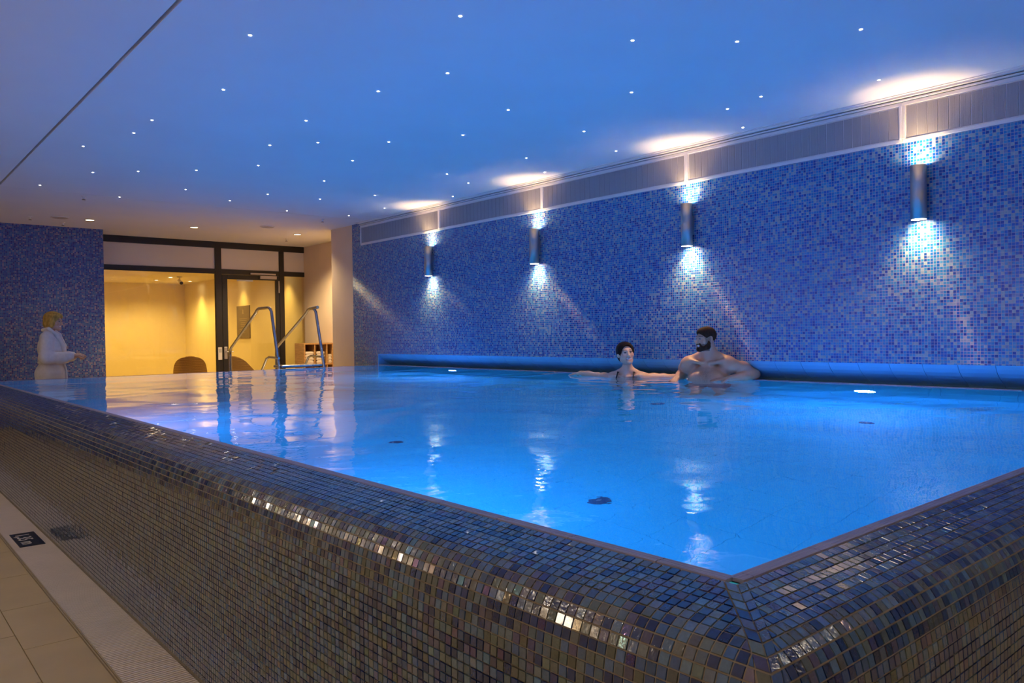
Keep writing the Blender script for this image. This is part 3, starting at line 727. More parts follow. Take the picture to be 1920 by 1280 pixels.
# ================================================================== LAMPS AND CEILING FITTINGS
M_BULB = mat('sconce_lamp_glow', (1, 1, 1), 0.3, emit=(1.0, 0.86, 0.62), estr=110)
tube_me = MB().lathe([(0.052, -0.2), (0.055, -0.2), (0.055, 0.2), (0.052, 0.2), (0.052, 0.165), (0.052, -0.165), (0.052, -0.2)], n=28, close=False).mesh('housing', M_STEEL, True)
bulb_d = MB().lathe([(0.0001, -0.185), (0.049, -0.185)], n=20, close=False).mesh('lamp_face', M_BULB); bulb_u = MB().lathe([(0.0001, 0.185), (0.049, 0.185)], n=20, close=False).mesh('lamp_face', M_BULB)
brk = MB().box((0.045, -0.03, -0.09), (0.071, 0.03, 0.09)).mesh('wall_bracket', M_STEEL)
for y, lab in ((2.425, 'steel tube wall lamp nearest the camera, shining up and down'), (4.52, 'steel tube wall lamp above and behind the bearded bather'), (6.665, 'steel tube wall lamp second from the far end'), (8.81, 'steel tube wall lamp at the far end, smallest of the four')):
    s_ = thing('wall_lamp', lab, 'wall lamp', (XW - 0.072, y, 2.287), 0, 'tube lamps on the mosaic wall')
    for me in (tube_me, bulb_d, bulb_u, brk): link_mesh(me.name.split('.')[0], me, s_)
    spot('beam_down', s_, (0, 0, -0.192), SCONCE_DOWN, SCONCE_COL, 112, 1.0, 0.02)
    spot('beam_up', s_, (0, 0, 0.192), SCONCE_UP, SCONCE_COL, 92, 0.6, 0.02, (math.pi, 0, 0))

M_STAR = mat('star_light_glow', (1, 1, 1), 0.4, emit=(1.0, 0.95, 0.86), estr=14)
for m_ in (M_STAR, M_DISC, M_DISCL, M_BULB): m_.cycles.emission_sampling = 'NONE'     # too small to light the room; their beams are lamps
star_me = MB().lathe([(0.0095, 0.0), (0.0090, -0.002), (0.005, -0.0035), (0.0001, -0.004)], n=12, close=False).mesh('star_light', M_STAR, True)
STARS = [(2.6, 3.427), (1.814, 4.398), (3.624, 3.075), (4.138, 2.692), (4.545, 2.128), (3.094, 4.23), (2.059, 5.479), (2.932, 4.849), (4.396, 3.747), (5.571, 2.484), (5.25, 3.216), (3.972, 4.637), (5.327, 3.56), (1.898, 6.585), (2.869, 5.863), (1.895, 7.085), (4.913, 4.729), (5.923, 3.806), (4.153, 5.464), (1.669, 7.842), (3.273, 6.462), (2.974, 6.811), (3.768, 6.064), (5.695, 5.058), (5.196, 5.8), (3.881, 6.927), (3.228, 7.686), (2.003, 9.01), (2.356, 8.683), (2.813, 8.281), (1.704, 10.092), (3.074, 9.423), (4.131, 8.02), (5.016, 6.898), (5.819, 6.203), (5.514, 7.167), (2.6, 10.40), (3.766, 9.874), (3.965, 9.17), (4.63, 9.112), (5.055, 8.479), (5.886, 7.977), (4.693, 10.224), (5.598, 10.129), (5.667, 9.258)]
k_ = (CEIL - EYE) / 1.743
for (x, y) in STARS:
    tag(link_mesh('star_light', star_me, None, (x * k_, min(y * k_, 10.43), CEIL)), 'tiny white star light dot set into the blue ceiling over the pool', 'star light', 'star lights in the pool ceiling')

M_VENT = mat('speaker_grey', (0.55, 0.52, 0.52), 0.7)
for (x, y, lab) in ((2.37, 12.62, 'flat round ceiling speaker above the person in the bathrobe'), (5.13, 11.9, 'flat round ceiling speaker before the glass door')):
    d = thing('ceiling_speaker', lab, 'speaker', (x, y, CEIL), 0, 'ceiling speakers')
    MB().lathe([(0.115, 0.0), (0.115, -0.008), (0.10, -0.012)], n=24, close=False).build('trim_ring', M_WHITEM, d, True)
    MB().lathe([(0.10, -0.010), (0.0001, -0.010)], n=24, close=False).build('speaker_cloth', M_VENT, d)
M_SPR = mat('sprinkler_metal', (0.35, 0.30, 0.28), 0.4, 1.0)
for (x, y, lab) in ((2.03, 12.79, 'small ceiling sprinkler left of the round speaker'), (2.51, 13.17, 'small ceiling sprinkler close to the dark mosaic wall'), (6.04, 13.2, 'small ceiling sprinkler above the glass door'), (2.25, 10.6, 'small ceiling sprinkler left at the edge of the star ceiling'), (5.47, 10.7, 'small ceiling sprinkler beside the end of the mosaic wall')):
    d = thing('sprinkler', lab, 'sprinkler', (x, y, CEIL), 0, 'ceiling sprinklers')
    MB().lathe([(0.03, 0), (0.03, -0.006), (0.012, -0.010), (0.010, -0.035)], n=14).build('escutcheon', M_WHITEM, d, True)
    MB().lathe([(0.006, -0.035), (0.022, -0.045), (0.022, -0.048), (0.0001, -0.048)], n=14, close=False).build('deflector', M_SPR, d, True)

# ================================================================== PEOPLE
class Sdf:
    """signed distance grid; smooth unions make one continuous body, meshed with surface nets"""
    def __init__(self, lo, hi, h):
        self.lo = np.array(lo, float); self.h = h
        self.n = np.ceil((np.array(hi) - self.lo) / h).astype(int) + 1
        self.d = np.full(self.n, 1.0, np.float32); self.M = np.eye(3); self.o = np.zeros(3)
    def frame(self, origin=(0, 0, 0), yaw=0.0, pitch=0.0, roll=0.0):
        self.M = np.array(Matrix.Rotation(yaw, 3, 'Z') @ Matrix.Rotation(pitch, 3, 'X') @ Matrix.Rotation(roll, 3, 'Y')); self.o = np.array(origin, float)
    def w(self, p): return self.M @ np.array(p, float) + self.o
    def block(self, lo, hi, pad):
        a = np.clip(np.floor((lo - pad - self.lo) / self.h).astype(int), 0, self.n - 1); b = np.clip(np.ceil((hi + pad - self.lo) / self.h).astype(int) + 1, 1, self.n)
        g = np.meshgrid(*[self.lo[i] + self.h * np.arange(a[i], b[i]) for i in range(3)], indexing='ij')
        return tuple(slice(a[i], b[i]) for i in range(3)), np.stack(g, -1).astype(np.float32)
    def put(self, sl, e, k, op):
        c = self.d[sl]
        if op == 'add':
            hh = np.maximum(k - np.abs(c - e), 0) / k; self.d[sl] = np.minimum(c, e) - hh * hh * k * 0.25
        else:
            e = -e; hh = np.maximum(k - np.abs(c - e), 0) / k; self.d[sl] = np.maximum(c, e) + hh * hh * k * 0.25
    def ell(self, c, r, k=0.02, op='add'):
        cw = self.w(c); R_ = max(r); sl, P = self.block(cw - R_, cw + R_, k + 0.03)
        if P.size == 0: return self
        q = (P - cw) @ self.M; r = np.array(r)
        k0 = np.sqrt(((q / r) ** 2).sum(-1)) + 1e-6; k1 = np.sqrt(((q / (r * r)) ** 2).sum(-1)) + 1e-6
        self.put(sl, k0 * (k0 - 1) / k1, k, op); return self
    def cone(self, a, b, ra, rb=None, k=0.02, op='add'):
        rb = ra if rb is None else rb; A, B = self.w(a), self.w(b); m = max(ra, rb)
        sl, P = self.block(np.minimum(A, B) - m, np.maximum(A, B) + m, k + 0.03)
        if P.size == 0: return self
        ba = B - A; t_ = np.clip(((P - A) @ ba) / (ba @ ba + 1e-9), 0, 1)
        self.put(sl, np.linalg.norm(P - A - t_[..., None] * ba, axis=-1) - (ra + (rb - ra) * t_), k, op); return self
    s = 1.0
    def E(self, c, r, k=0.02, op='add'): return self.ell([v * self.s for v in c], [v * self.s for v in r], k * self.s, op)
    def K(self, a, b, ra, rb, k=0.02): return self.cone([v * self.s for v in a], [v * self.s for v in b], ra * self.s, rb * self.s, k * self.s)
    def chain(self, pts, rs, k=0.02):
        for i in range(len(pts) - 1): self.cone(pts[i], pts[i + 1], rs[i], rs[i + 1], k)
        return self
    def mesh(self):
        d = self.d; ins = d < 0; n = np.array(d.shape) - 1
        cnt = np.zeros(n, np.int8); offs = [(i, j, k) for i in (0, 1) for j in (0, 1) for k in (0, 1)]
        for (i, j, k) in offs: cnt += ins[i:n[0] + i, j:n[1] + j, k:n[2] + k]
        act = np.argwhere((cnt > 0) & (cnt < 8)); idx = np.full(n, -1, np.int64); idx[tuple(act.T)] = np.arange(len(act))
        acc = np.zeros((len(act), 3)); num = np.zeros(len(act))
        for o1 in offs:
            for ax in range(3):
                if o1[ax]: continue
                o2 = list(o1); o2[ax] = 1
                v1 = d[tuple((act + o1).T)]; v2 = d[tuple((act + o2).T)]; x = (v1 < 0) != (v2 < 0)
                t_ = np.where(x, v1 / np.where(x, v1 - v2, 1), 0); p = np.array(o1, float)[None] + t_[:, None] * (np.array(o2) - np.array(o1))[None]
                acc += np.where(x[:, None], p, 0); num += x
        vs = self.lo + self.h * (act + acc / num[:, None])
        fs = []
        for ax in range(3):
            b_, c_ = (ax + 1) % 3, (ax + 2) % 3
            s1 = [slice(None)] * 3; s2 = [slice(None)] * 3; s1[ax] = slice(0, -1); s2[ax] = slice(1, None)
            e = np.argwhere(ins[tuple(s1)] != ins[tuple(s2)]); e = e[(e[:, b_] > 0) & (e[:, c_] > 0) & (e[:, b_] < n[b_]) & (e[:, c_] < n[c_])]
            inside = ins[tuple(e.T)]; cells_ = []
            for db, dc in ((-1, -1), (0, -1), (0, 0), (-1, 0)):
                q = e.copy(); q[:, b_] += db; q[:, c_] += dc; cells_.append(idx[tuple(q.T)])
            Fq = np.stack(cells_, 1); Fq[~inside] = Fq[~inside][:, ::-1]; fs.append(Fq)
        return vs, np.concatenate(fs)

def sdf_obj(name, sd, m, parent, colour=None):
    vs, fs = sd.mesh(); me = bpy.data.meshes.new(name)
    me.vertices.add(len(vs)); me.vertices.foreach_set('co', vs.ravel()); me.loops.add(fs.size); me.loops.foreach_set('vertex_index', fs.ravel().astype(np.int32))
    me.polygons.add(len(fs)); me.polygons.foreach_set('loop_start', np.arange(0, fs.size, 4, dtype=np.int32)); me.polygons.foreach_set('loop_total', np.full(len(fs), 4, np.int32))
    me.polygons.foreach_set('use_smooth', np.ones(len(fs), bool))
    if colour is not None:
        c = np.ones((len(vs), 4), np.float32); c[:, :3] = colour(vs)
        me.attributes.new('skin', 'FLOAT_COLOR', 'POINT').data.foreach_set('color', c.ravel())
    me.materials.append(m); me.update(); me.validate()
    return link_mesh(name, me, parent)

M_SKIN = mat('skin', rough=0.5); t = NT(M_SKIN); at = t.node('ShaderNodeAttribute', attribute_name='skin'); t.link(at.outputs['Color'], t.bsdf.inputs['Base Color'])
t.bsdf.inputs['Subsurface Weight'].default_value = 0.0
def hairmat(name, col): return noisy(mat(name, col, 0.75, spec=0.12), 60, 0.35, 0.004, 90, (1, 1, 0.3))
M_HAIR_M, M_HAIR_W, M_HAIR_B = hairmat('dark_brown_hair', (0.045, 0.020, 0.010)), hairmat('black_brown_hair', (0.020, 0.011, 0.008)), hairmat('blonde_hair', (0.55, 0.34, 0.08))
M_ROBE = noisy(mat('white_terry_cloth', (0.80, 0.76, 0.72), 0.95), 30, 0.05, 0.004, 150)

def head(sd, s=1.0, female=False):
    """head in its own frame: chin at 0, crown at 0.23, face towards +Y; x to the person's left... mirrored pairs"""
    def e(c, r, k=0.02, op='add'): sd.ell([v * s for v in c], [v * s for v in r], k * s, op)
    def c(a, b, ra, rb=None, k=0.02): sd.cone([v * s for v in a], [v * s for v in b], ra * s, (rb if rb is not None else ra) * s, k * s)
    j = 0.86 if female else 1.0
    e((0, -0.012, 0.146), (0.076, 0.096, 0.086)); e((0, 0.030, 0.090), (0.060, 0.062, 0.085))
    for x in (-1, 1):
        c((0.050 * x * j, 0.005, 0.055), (0.018 * x, 0.076, 0.018), 0.026, 0.018, 0.03); e((0.043 * x, 0.058, 0.092), (0.026, 0.026, 0.024), 0.025)
    e((0, 0.080, 0.020), (0.020, 0.018, 0.017), 0.025); c((-0.036, 0.080, 0.138), (0.036, 0.080, 0.138), 0.013, 0.013, 0.02)
    for x in (-1, 1):
        e((0.031 * x, 0.099, 0.121), (0.017, 0.012, 0.011), 0.012, 'cut'); e((0.031 * x, 0.079, 0.121), (0.013, 0.013, 0.011), 0.004)
    c((0, 0.090, 0.126), (0, 0.114, 0.084), 0.008, 0.0125, 0.015)
    for x in (-1, 1): e((0.013 * x, 0.102, 0.080), (0.009, 0.011, 0.008), 0.010)
    c((-0.021, 0.090, 0.060), (0.021, 0.090, 0.060), 0.0075, 0.0075, 0.012); c((-0.019, 0.089, 0.041), (0.019, 0.089, 0.041), 0.0078, 0.0078, 0.012)
    e((0, 0.104, 0.051), (0.019, 0.012, 0.0045), 0.006, 'cut')
    for x in (-1, 1): e((0.077 * x, -0.010, 0.108), (0.011, 0.022, 0.033), 0.012)

def head_colour(vs, sd, skin, s, brow, lips, beard=None):
    q = ((vs - sd.o) @ sd.M) / s; col = np.tile(np.array(skin), (len(vs), 1)).astype(float)
    inh = (q[:, 2] > -0.01) & (q[:, 2] < 0.24) & (np.abs(q[:, 0]) < 0.1) & (np.abs(q[:, 1]) < 0.13)
    x, y, z = q[:, 0], q[:, 1], q[:, 2]
    def blend(mask, c, a=1.0): col[mask] = col[mask] * (1 - a) + np.array(c) * a
    zz = z - 8.0 * x * x
    blend(inh & (y > 0.055) & (np.abs(z - 0.093) < 0.022) & (np.abs(np.abs(x) - 0.042) < 0.02), (skin[0] * 1.02, skin[1] * 0.86, skin[2] * 0.84), 0.7)
    blend(inh & (y > 0.070) & (np.abs(x) < 0.029) & (zz > 0.035) & (zz < 0.064), lips, 0.75)
    blend(inh & (y > 0.065) & (np.abs(x) < 0.025) & (zz > 0.0445) & (zz < 0.0575), (0.80, 0.76, 0.70))
    blend(inh & (y > 0.06) & (np.abs(np.abs(x) - 0.031) < 0.013) & (np.abs(z - 0.121) < 0.007), (0.42, 0.38, 0.36))
    blend(inh & (y > 0.06) & (np.abs(np.abs(x) - 0.031) < 0.007) & (np.abs(z - 0.121) < 0.007), (0.03, 0.02, 0.015))
    blend(inh & (y > 0.05) & (np.abs(np.abs(x) - 0.033) < 0.020) & (np.abs(z - 0.1475 + 5.0 * (np.abs(x) - 0.030) ** 2) < 0.0045), brow, 0.75)
    blend(inh & (y > 0.06) & (np.abs(np.abs(x) - 0.031) < 0.015) & (np.abs(z - 0.1285 + 8.0 * (np.abs(x) - 0.031) ** 2) < 0.003), (0.05, 0.03, 0.02), 0.8)
    if beard is not None: beard(blend, inh, x, y, z)
    return col

def hand(sd, wrist, direction, up, side, s=1.0, curl=0.35):
    """palm, four fingers of different length and a thumb from the side of the palm"""
    dv = Vector(direction).normalized(); uv = (Vector(up) - dv * Vector(up).dot(dv)).normalized(); sv = dv.cross(uv) * side; w0 = Vector(wrist)
    P = lambda a, b, c_: tuple(w0 + dv * a * s + sv * b * s + uv * c_ * s)
    for b in (-0.024, 0.0, 0.024): sd.cone(P(0.0, b * 0.6, 0), P(0.085, b, 0), 0.016 * s, 0.013 * s, 0.012)
    for b, L in ((-0.031, 0.060), (-0.010, 0.074), (0.011, 0.080), (0.031, 0.070)):
        k1 = P(0.088, b, 0); k2 = P(0.088 + L * 0.5, b * 1.08, -L * 0.5 * curl); k3 = P(0.088 + L * 0.9, b * 1.1, -L * 1.1 * curl)
        sd.chain([k1, k2, k3], [0.0098 * s, 0.0088 * s, 0.0075 * s], 0.006)
    sd.chain([P(0.018, 0.026, -0.004), P(0.052, 0.056, -0.012), P(0.088, 0.064, -0.02)], [0.013 * s, 0.0105 * s, 0.0085 * s], 0.008)

def person(label, loc, facing, group=None):
    # local axes: +Y is where the chest faces, +X is the person's right
    return thing('person', label, 'person', loc, facing - math.pi / 2, group)

# ---- bearded bather; local x = -l (person's left is -x)
man = person('bearded bather with short dark hair leaning on the pool edge with bare chest', (5.88, 4.165, PFLOOR), math.radians(203))
sd = Sdf((-0.62, -0.42, -0.01), (0.50, 0.32, 1.86), 0.006)
sd.ell((0, 0, 0.93), (0.160, 0.115, 0.13), 0.05).ell((0, 0.0, 1.10), (0.145, 0.105, 0.15), 0.06).ell((0, 0.0, 1.32), (0.170, 0.115, 0.18), 0.06)
for x in (-1, 1):
    sd.ell((0.078 * x, 0.080, 1.365), (0.080, 0.046, 0.065), 0.03); sd.cone((0.02 * x, -0.035, 1.590), (0.150 * x, -0.03, 1.525), 0.050, 0.046, 0.05)
    sd.ell((0.182 * x, -0.015, 1.490), (0.064, 0.064, 0.068), 0.05); sd.cone((0.03 * x, 0.055, 1.505), (0.15 * x, 0.035, 1.525), 0.016, 0.018, 0.03); sd.ell((0.135 * x, -0.05, 1.30), (0.06, 0.07, 0.15), 0.05)
    sd.chain([(0.095 * x, 0, 0.90), (0.105 * x, 0.05, 0.50), (0.105 * x, 0.0, 0.09)], [0.092, 0.060, 0.042], 0.04); sd.chain([(0.105 * x, -0.02, 0.05), (0.115 * x, 0.15, 0.03)], [0.045, 0.030], 0.03)
# left arm (image right): elbow back on the edge, forearm laid along the water
sd.chain([(-0.19, -0.02, 1.485), (-0.285, -0.10, 1.455), (-0.375, -0.175, 1.400)], [0.060, 0.056, 0.046], 0.04)
sd.chain([(-0.375, -0.175, 1.397), (-0.300, -0.055, 1.385), (-0.195, 0.085, 1.368)], [0.046, 0.045, 0.030], 0.02); hand(sd, (-0.185, 0.10, 1.368), (0.75, 0.62, -0.03), (0, 0, 1), -1, 1.0, 0.12)
# right arm: elbow on the edge, hand hanging at the water
sd.chain([(0.19, -0.02, 1.485), (0.235, -0.115, 1.450), (0.260, -0.200, 1.400)], [0.058, 0.054, 0.045], 0.04)
sd.chain([(0.260, -0.200, 1.397), (0.270, -0.085, 1.388), (0.275, 0.050, 1.368)], [0.045, 0.044, 0.030], 0.02); hand(sd, (0.275, 0.065, 1.366), (0.05, 0.9, -0.35), (0, 0.3, 1), 1, 1.0, 0.5)
sd.frame(); sd.cone((0, -0.03, 1.50), (0.0, -0.012, 1.66), 0.062, 0.058, 0.04)
HM = 0.88
sd.frame((0.008, 0.0, 1.622), math.radians(-46), math.radians(-4)); head(sd, HM)
SK_M = (0.58, 0.32, 0.20)
def man_beard(blend, inh, x, y, z):
    blend(inh & (np.abs(x) > 0.054) & (y < 0.050) & (y > -0.004) & (z > 0.060) & (z < 0.165), (0.06, 0.03, 0.02), 0.6)
    blend(inh & (y > 0.0) & (z < 0.066) & (z > -0.006) & (((np.abs(x) > 0.027) | (z < 0.034)) | (z > 0.064)), (0.06, 0.03, 0.02), 0.9)
def man_col(vs):
    c = head_colour(vs, sd, SK_M, HM, (0.03, 0.015, 0.01), (0.42, 0.16, 0.13), man_beard)
    ch = (vs[:, 1] > 0.05) & (np.abs(vs[:, 0]) < 0.11) & (vs[:, 2] > 1.15) & (vs[:, 2] < 1.47)
    f = np.clip(1 - np.abs(vs[:, 0]) / 0.12, 0, 1) * np.clip((1.49 - vs[:, 2]) / 0.06, 0, 1) * (0.35 + 0.65 * rng.uniform(0, 1, len(vs)))
    c[ch] = c[ch] * (1 - 0.62 * f[ch])[:, None] + np.array((0.07, 0.035, 0.02)) * (0.62 * f[ch])[:, None]
    return c
sdf_obj('body', sd, M_SKIN, man, man_col)
hm, ho = sd.M.copy(), sd.o.copy()
def shell(lo, hi, M_, o_, h=0.005):
    q = Sdf(lo, hi, h); q.M, q.o = M_, o_; return q
hr = shell((-0.16, -0.18, 1.60), (0.18, 0.18, 1.88), hm, ho); hr.s = HM
hr.E((0, -0.016, 0.152), (0.081, 0.100, 0.089), 0.01); hr.E((0, 0.020, 0.184), (0.066, 0.076, 0.050), 0.02)
hr.E((0, 0.095, 0.092), (0.074, 0.080, 0.084), 0.012, 'cut'); hr.E((0, 0.010, 0.025), (0.12, 0.12, 0.078), 0.02, 'cut')
for x in (-1, 1): hr.E((0.087 * x, 0.004, 0.098), (0.03, 0.034, 0.040), 0.012, 'cut')
sdf_obj('hair', hr, M_HAIR_M, man)
br = shell((-0.16, -0.18, 1.57), (0.18, 0.18, 1.76), hm, ho); br.s = HM
for x in (-1, 1):
    br.K((0.056 * x, 0.006, 0.078), (0.051 * x, 0.020, 0.042), 0.024, 0.028, 0.02); br.K((0.050 * x, 0.020, 0.042), (0.018 * x, 0.080, 0.018), 0.029, 0.025, 0.02)
    br.K((0.024 * x, 0.092, 0.069), (0.034 * x, 0.080, 0.032), 0.0095, 0.012, 0.012)
br.E((0, 0.088, 0.016), (0.027, 0.022, 0.021), 0.02); br.K((-0.024, 0.092, 0.070), (0.024, 0.092, 0.070), 0.0095, 0.0095, 0.01)
br.E((0, 0.112, 0.050), (0.022, 0.034, 0.0125), 0.006, 'cut'); br.E((0, 0.075, 0.112), (0.075, 0.075, 0.034), 0.010, 'cut')
sdf_obj('beard', br, M_HAIR_M, man)
tr = Sdf((-0.22, -0.18, 0.55), (0.22, 0.18, 1.08), 0.010)
tr.ell((0, 0, 0.93), (0.175, 0.125, 0.13), 0.05)
for x in (-1, 1): tr.cone((0.095 * x, 0, 0.90), (0.105 * x, 0.03, 0.66), 0.105, 0.095, 0.03)
sdf_obj('swim_shorts', tr, mat('navy_shorts', (0.02, 0.03, 0.07), 0.8), man)

# ---- laughing bather
wom = person('laughing bather with dark tied back hair and dark bikini, arms spread on the pool edge', (5.79, 5.045, PFLOOR), math.radians(205))
sd = Sdf((-0.70, -0.40, -0.01), (0.72, 0.30, 1.74), 0.006)
sd.ell((0, 0, 0.86), (0.165, 0.115, 0.12), 0.05).ell((0, 0, 1.02), (0.120, 0.090, 0.14), 0.06).ell((0, 0, 1.20), (0.140, 0.095, 0.16), 0.06)
for x in (-1, 1):
    sd.ell((0.070 * x, 0.085, 1.215), (0.062, 0.055, 0.058), 0.02); sd.cone((0.015 * x, -0.03, 1.43), (0.135 * x, -0.03, 1.365), 0.038, 0.038, 0.04); sd.ell((0.155 * x, -0.02, 1.340), (0.050, 0.050, 0.052), 0.04)
    sd.cone((0.02 * x, 0.045, 1.355), (0.13 * x, 0.025, 1.375), 0.012, 0.013, 0.025)
    sd.chain([(0.085 * x, 0, 0.84), (0.090 * x, 0.05, 0.46), (0.085 * x, 0.0, 0.08)], [0.085, 0.052, 0.036], 0.04); sd.chain([(0.085 * x, -0.02, 0.045), (0.095 * x, 0.13, 0.025)], [0.038, 0.025], 0.03)
# right arm (image left) stretched along the edge
sd.chain([(0.155, -0.02, 1.345), (0.27, -0.13, 1.345), (0.36, -0.19, 1.350)], [0.046, 0.042, 0.036], 0.03); sd.chain([(0.36, -0.19, 1.350), (0.47, -0.225, 1.365), (0.56, -0.24, 1.378)], [0.036, 0.035, 0.024], 0.02); hand(sd, (0.56, -0.24, 1.376), (0.93, -0.15, -0.12), (0, 0, 1), 1, 0.9, 0.25)
# left arm (image right) lying on the edge towards the other bather
sd.chain([(-0.155, -0.02, 1.345), (-0.25, -0.075, 1.345), (-0.34, -0.10, 1.350)], [0.048, 0.043, 0.036], 0.03); sd.chain([(-0.34, -0.10, 1.350), (-0.44, -0.11, 1.345), (-0.53, -0.09, 1.362)], [0.036, 0.034, 0.024], 0.02); hand(sd, (-0.53, -0.09, 1.368), (-0.75, 0.5, -0.30), (0, 0, 1), -1, 0.92, 0.7)
sd.cone((0, -0.02, 1.37), (-0.006, -0.006, 1.52), 0.046, 0.044, 0.035)
sd.frame((-0.008, 0.012, 1.478), math.radians(34), math.radians(6), math.radians(6)); head(sd, 0.94, True)
SK_W = (0.68, 0.43, 0.31)
sdf_obj('body', sd, M_SKIN, wom, lambda vs: head_colour(vs, sd, SK_W, 0.94, (0.05, 0.03, 0.02), (0.50, 0.13, 0.13)))
hm, ho = sd.M.copy(), sd.o.copy()
hr = shell((-0.2, -0.24, 1.40), (0.2, 0.18, 1.75), hm, ho); hr.s = 0.94
hr.E((0, -0.020, 0.150), (0.088, 0.106, 0.092), 0.01); hr.E((0, 0.016, 0.180), (0.072, 0.082, 0.050), 0.02); hr.E((0, -0.112, 0.105), (0.044, 0.042, 0.044), 0.02); hr.E((0, -0.060, 0.085), (0.070, 0.055, 0.060), 0.03)
for x in (-1, 1): hr.E((0.068 * x, 0.012, 0.140), (0.022, 0.045, 0.050), 0.02)
hr.E((0, 0.100, 0.096), (0.067, 0.090, 0.096), 0.012, 'cut'); hr.E((0, 0.04, 0.01), (0.11, 0.085, 0.085), 0.012, 'cut')
for x in (-1, 1): hr.E((0.086 * x, 0.010, 0.090), (0.022, 0.026, 0.030), 0.010, 'cut')
sdf_obj('hair', hr, M_HAIR_W, wom)
M_BIK = mat('black_bikini', (0.015, 0.013, 0.012), 0.6)
bk = Sdf((-0.18, -0.13, 1.10), (0.18, 0.20, 1.44), 0.005)
for x in (-1, 1): bk.ell((0.070 * x, 0.091, 1.210), (0.060, 0.056, 0.050), 0.01); bk.chain([(0.075 * x, 0.135, 1.25), (0.085 * x, 0.085, 1.335), (0.080 * x, 0.030, 1.404), (0.082 * x, -0.045, 1.395)], [0.006, 0.0062, 0.0066, 0.006], 0.008)
bk.cone((-0.13, 0.05, 1.175), (0.13, 0.05, 1.175), 0.010, 0.010, 0.01)
for x in (-1, 1): bk.ell((0.070 * x, 0.10, 1.285), (0.055, 0.06, 0.040), 0.008, 'cut')
sdf_obj('bikini_top', bk, M_BIK, wom)
bb = Sdf((-0.2, -0.16, 0.72), (0.2, 0.16, 1.0), 0.010); bb.ell((0, 0, 0.86), (0.172, 0.122, 0.085), 0.03); sdf_obj('bikini_bottom', bb, M_BIK, wom)

# ---- person in a bathrobe walking behind the pool
rob = person('blonde person in a white bathrobe standing by the dark mosaic wall', (2.03, 11.50, 0), math.radians(338))
sd = Sdf((-0.42, -0.30, -0.01), (0.42, 0.60, 1.70), 0.007)
for x in (-1, 1): sd.chain([(0.085 * x, 0, 0.80), (0.085 * x, 0.03, 0.45), (0.085 * x, -0.01, 0.08)], [0.07, 0.05, 0.036], 0.03); sd.chain([(0.085 * x, -0.03, 0.045), (0.09 * x, 0.13, 0.03)], [0.04, 0.028], 0.03)
sd.ell((0, 0, 1.10), (0.13, 0.09, 0.28), 0.05); sd.cone((0, -0.02, 1.32), (0, 0.005, 1.47), 0.05, 0.045, 0.03)
sd.chain([(0.18, 0, 1.30), (0.23, 0.0, 1.05), (0.17, 0.26, 1.085)], [0.04, 0.035, 0.024], 0.02); hand(sd, (0.165, 0.28, 1.09), (-0.15, 1, 0.10), (0.6, 0, 1), -1, 0.9, 0.6)
sd.chain([(-0.18, 0, 1.30), (-0.22, 0.02, 1.06), (-0.05, 0.24, 1.07)], [0.04, 0.035, 0.024], 0.02); hand(sd, (-0.03, 0.26, 1.07), (0.6, 0.8, 0.05), (0, 0, 1), 1, 0.9, 0.5)
sd.frame((0, 0.025, 1.425), math.radians(-14), math.radians(-5)); head(sd, 0.93, True)
SK_R = (0.62, 0.37, 0.26)
sdf_obj('body', sd, M_SKIN, rob, lambda vs: head_colour(vs, sd, SK_R, 0.93, (0.25, 0.15, 0.06), (0.45, 0.14, 0.13)))
hm, ho = sd.M.copy(), sd.o.copy()
hr = shell((-0.2, -0.22, 1.38), (0.2, 0.2, 1.70), hm, ho)
hr.ell((0, -0.022, 0.146), (0.088, 0.108, 0.092), 0.01); hr.ell((0, 0.020, 0.178), (0.076, 0.082, 0.046), 0.02); hr.ell((0, -0.055, 0.075), (0.082, 0.070, 0.075), 0.03)
for x in (-1, 1): hr.ell((0.068 * x, 0.004, 0.085), (0.026, 0.044, 0.062), 0.02)
hr.ell((0, 0.092, 0.078), (0.060, 0.075, 0.082), 0.012, 'cut')
sdf_obj('hair', hr, M_HAIR_B, rob)
rb_ = Sdf((-0.40, -0.30, 0.20), (0.40, 0.42, 1.48), 0.008)
rb_.ell((0, -0.01, 1.19), (0.185, 0.145, 0.20), 0.06).ell((0, 0.0, 1.02), (0.165, 0.135, 0.10), 0.05).ell((0, -0.015, 0.86), (0.195, 0.170, 0.15), 0.06)
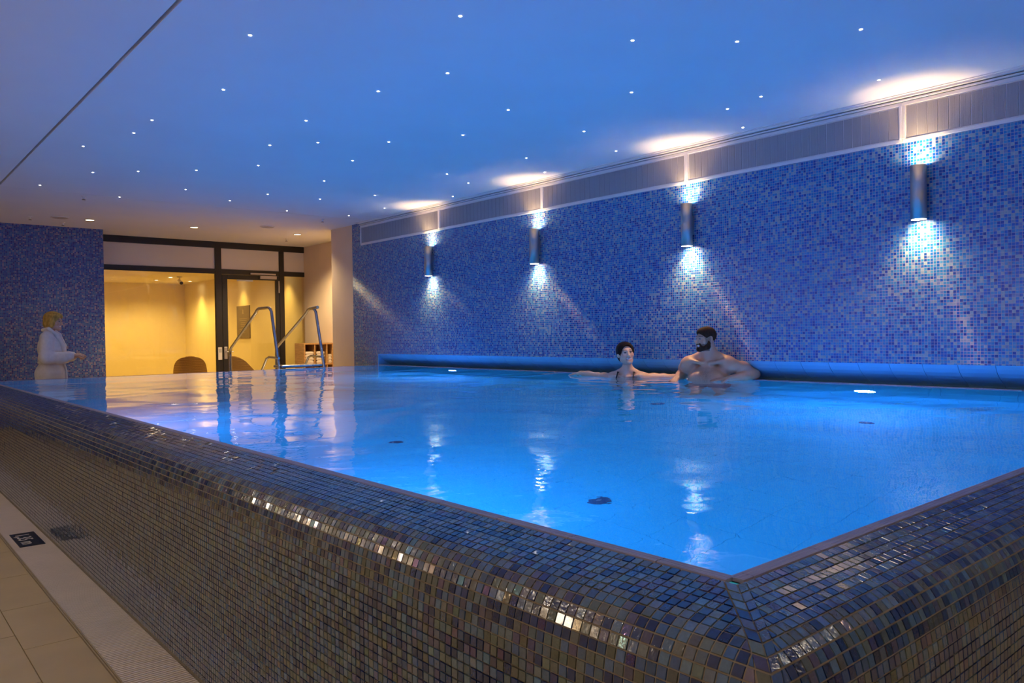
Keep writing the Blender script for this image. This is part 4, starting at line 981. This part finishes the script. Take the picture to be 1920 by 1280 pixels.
rb_.chain([(0, -0.01, 0.85), (0, 0.0, 0.55), (0, 0.0, 0.30)], [0.165, 0.185, 0.20], 0.05)
for x in (-1, 1): rb_.cone((0.05 * x, -0.03, 1.385), (0.165 * x, -0.01, 1.325), 0.050, 0.060, 0.05)
rb_.chain([(0.18, -0.01, 1.32), (0.245, -0.01, 1.07), (0.20, 0.14, 1.06), (0.178, 0.235, 1.085)], [0.080, 0.078, 0.070, 0.058], 0.04)
rb_.chain([(-0.18, -0.01, 1.32), (-0.235, 0.0, 1.07), (-0.14, 0.12, 1.06), (-0.07, 0.215, 1.075)], [0.080, 0.078, 0.068, 0.056], 0.04)
rb_.ell((0, 0.10, 1.40), (0.045, 0.07, 0.10), 0.02, 'cut')
robe = sdf_obj('bathrobe', rb_, M_ROBE, rob)
lp = Sdf((-0.2, -0.2, 0.98), (0.2, 0.24, 1.52), 0.007)
for x in (-1, 1): lp.chain([(0.03 * x, -0.085, 1.425), (0.075 * x, -0.01, 1.435), (0.075 * x, 0.075, 1.36), (0.045 * x, 0.135, 1.22), (0.0, 0.150, 1.06)], [0.022, 0.024, 0.026, 0.028, 0.022], 0.015)
sdf_obj('shawl_collar', lp, M_ROBE, robe)
for (nm, cy, cz, cx) in (('cuff', 0.232, 1.084, 0.178), ('cuff', 0.213, 1.075, -0.07)):
    cf = Sdf((cx - 0.1, cy - 0.12, cz - 0.1), (cx + 0.1, cy + 0.1, cz + 0.1), 0.007); cf.cone((cx + 0.012 * (1 if cx > 0 else -1.5), cy - 0.05, cz - 0.008), (cx, cy, cz), 0.066, 0.064, 0.01); sdf_obj(nm, cf, M_ROBE, robe)
bl = MB(); bl.tube([(0.172 * math.cos(a), 0.142 * math.sin(a), 1.005 + 0.004 * math.sin(3 * a)) for a in [2 * math.pi * i / 32 for i in range(33)]], 0.016, 8).tube([(0.02, 0.145, 1.0), (0.03, 0.17, 0.90), (0.035, 0.175, 0.75)], 0.013, 8)
bl.build('belt', M_ROBE, robe, True)
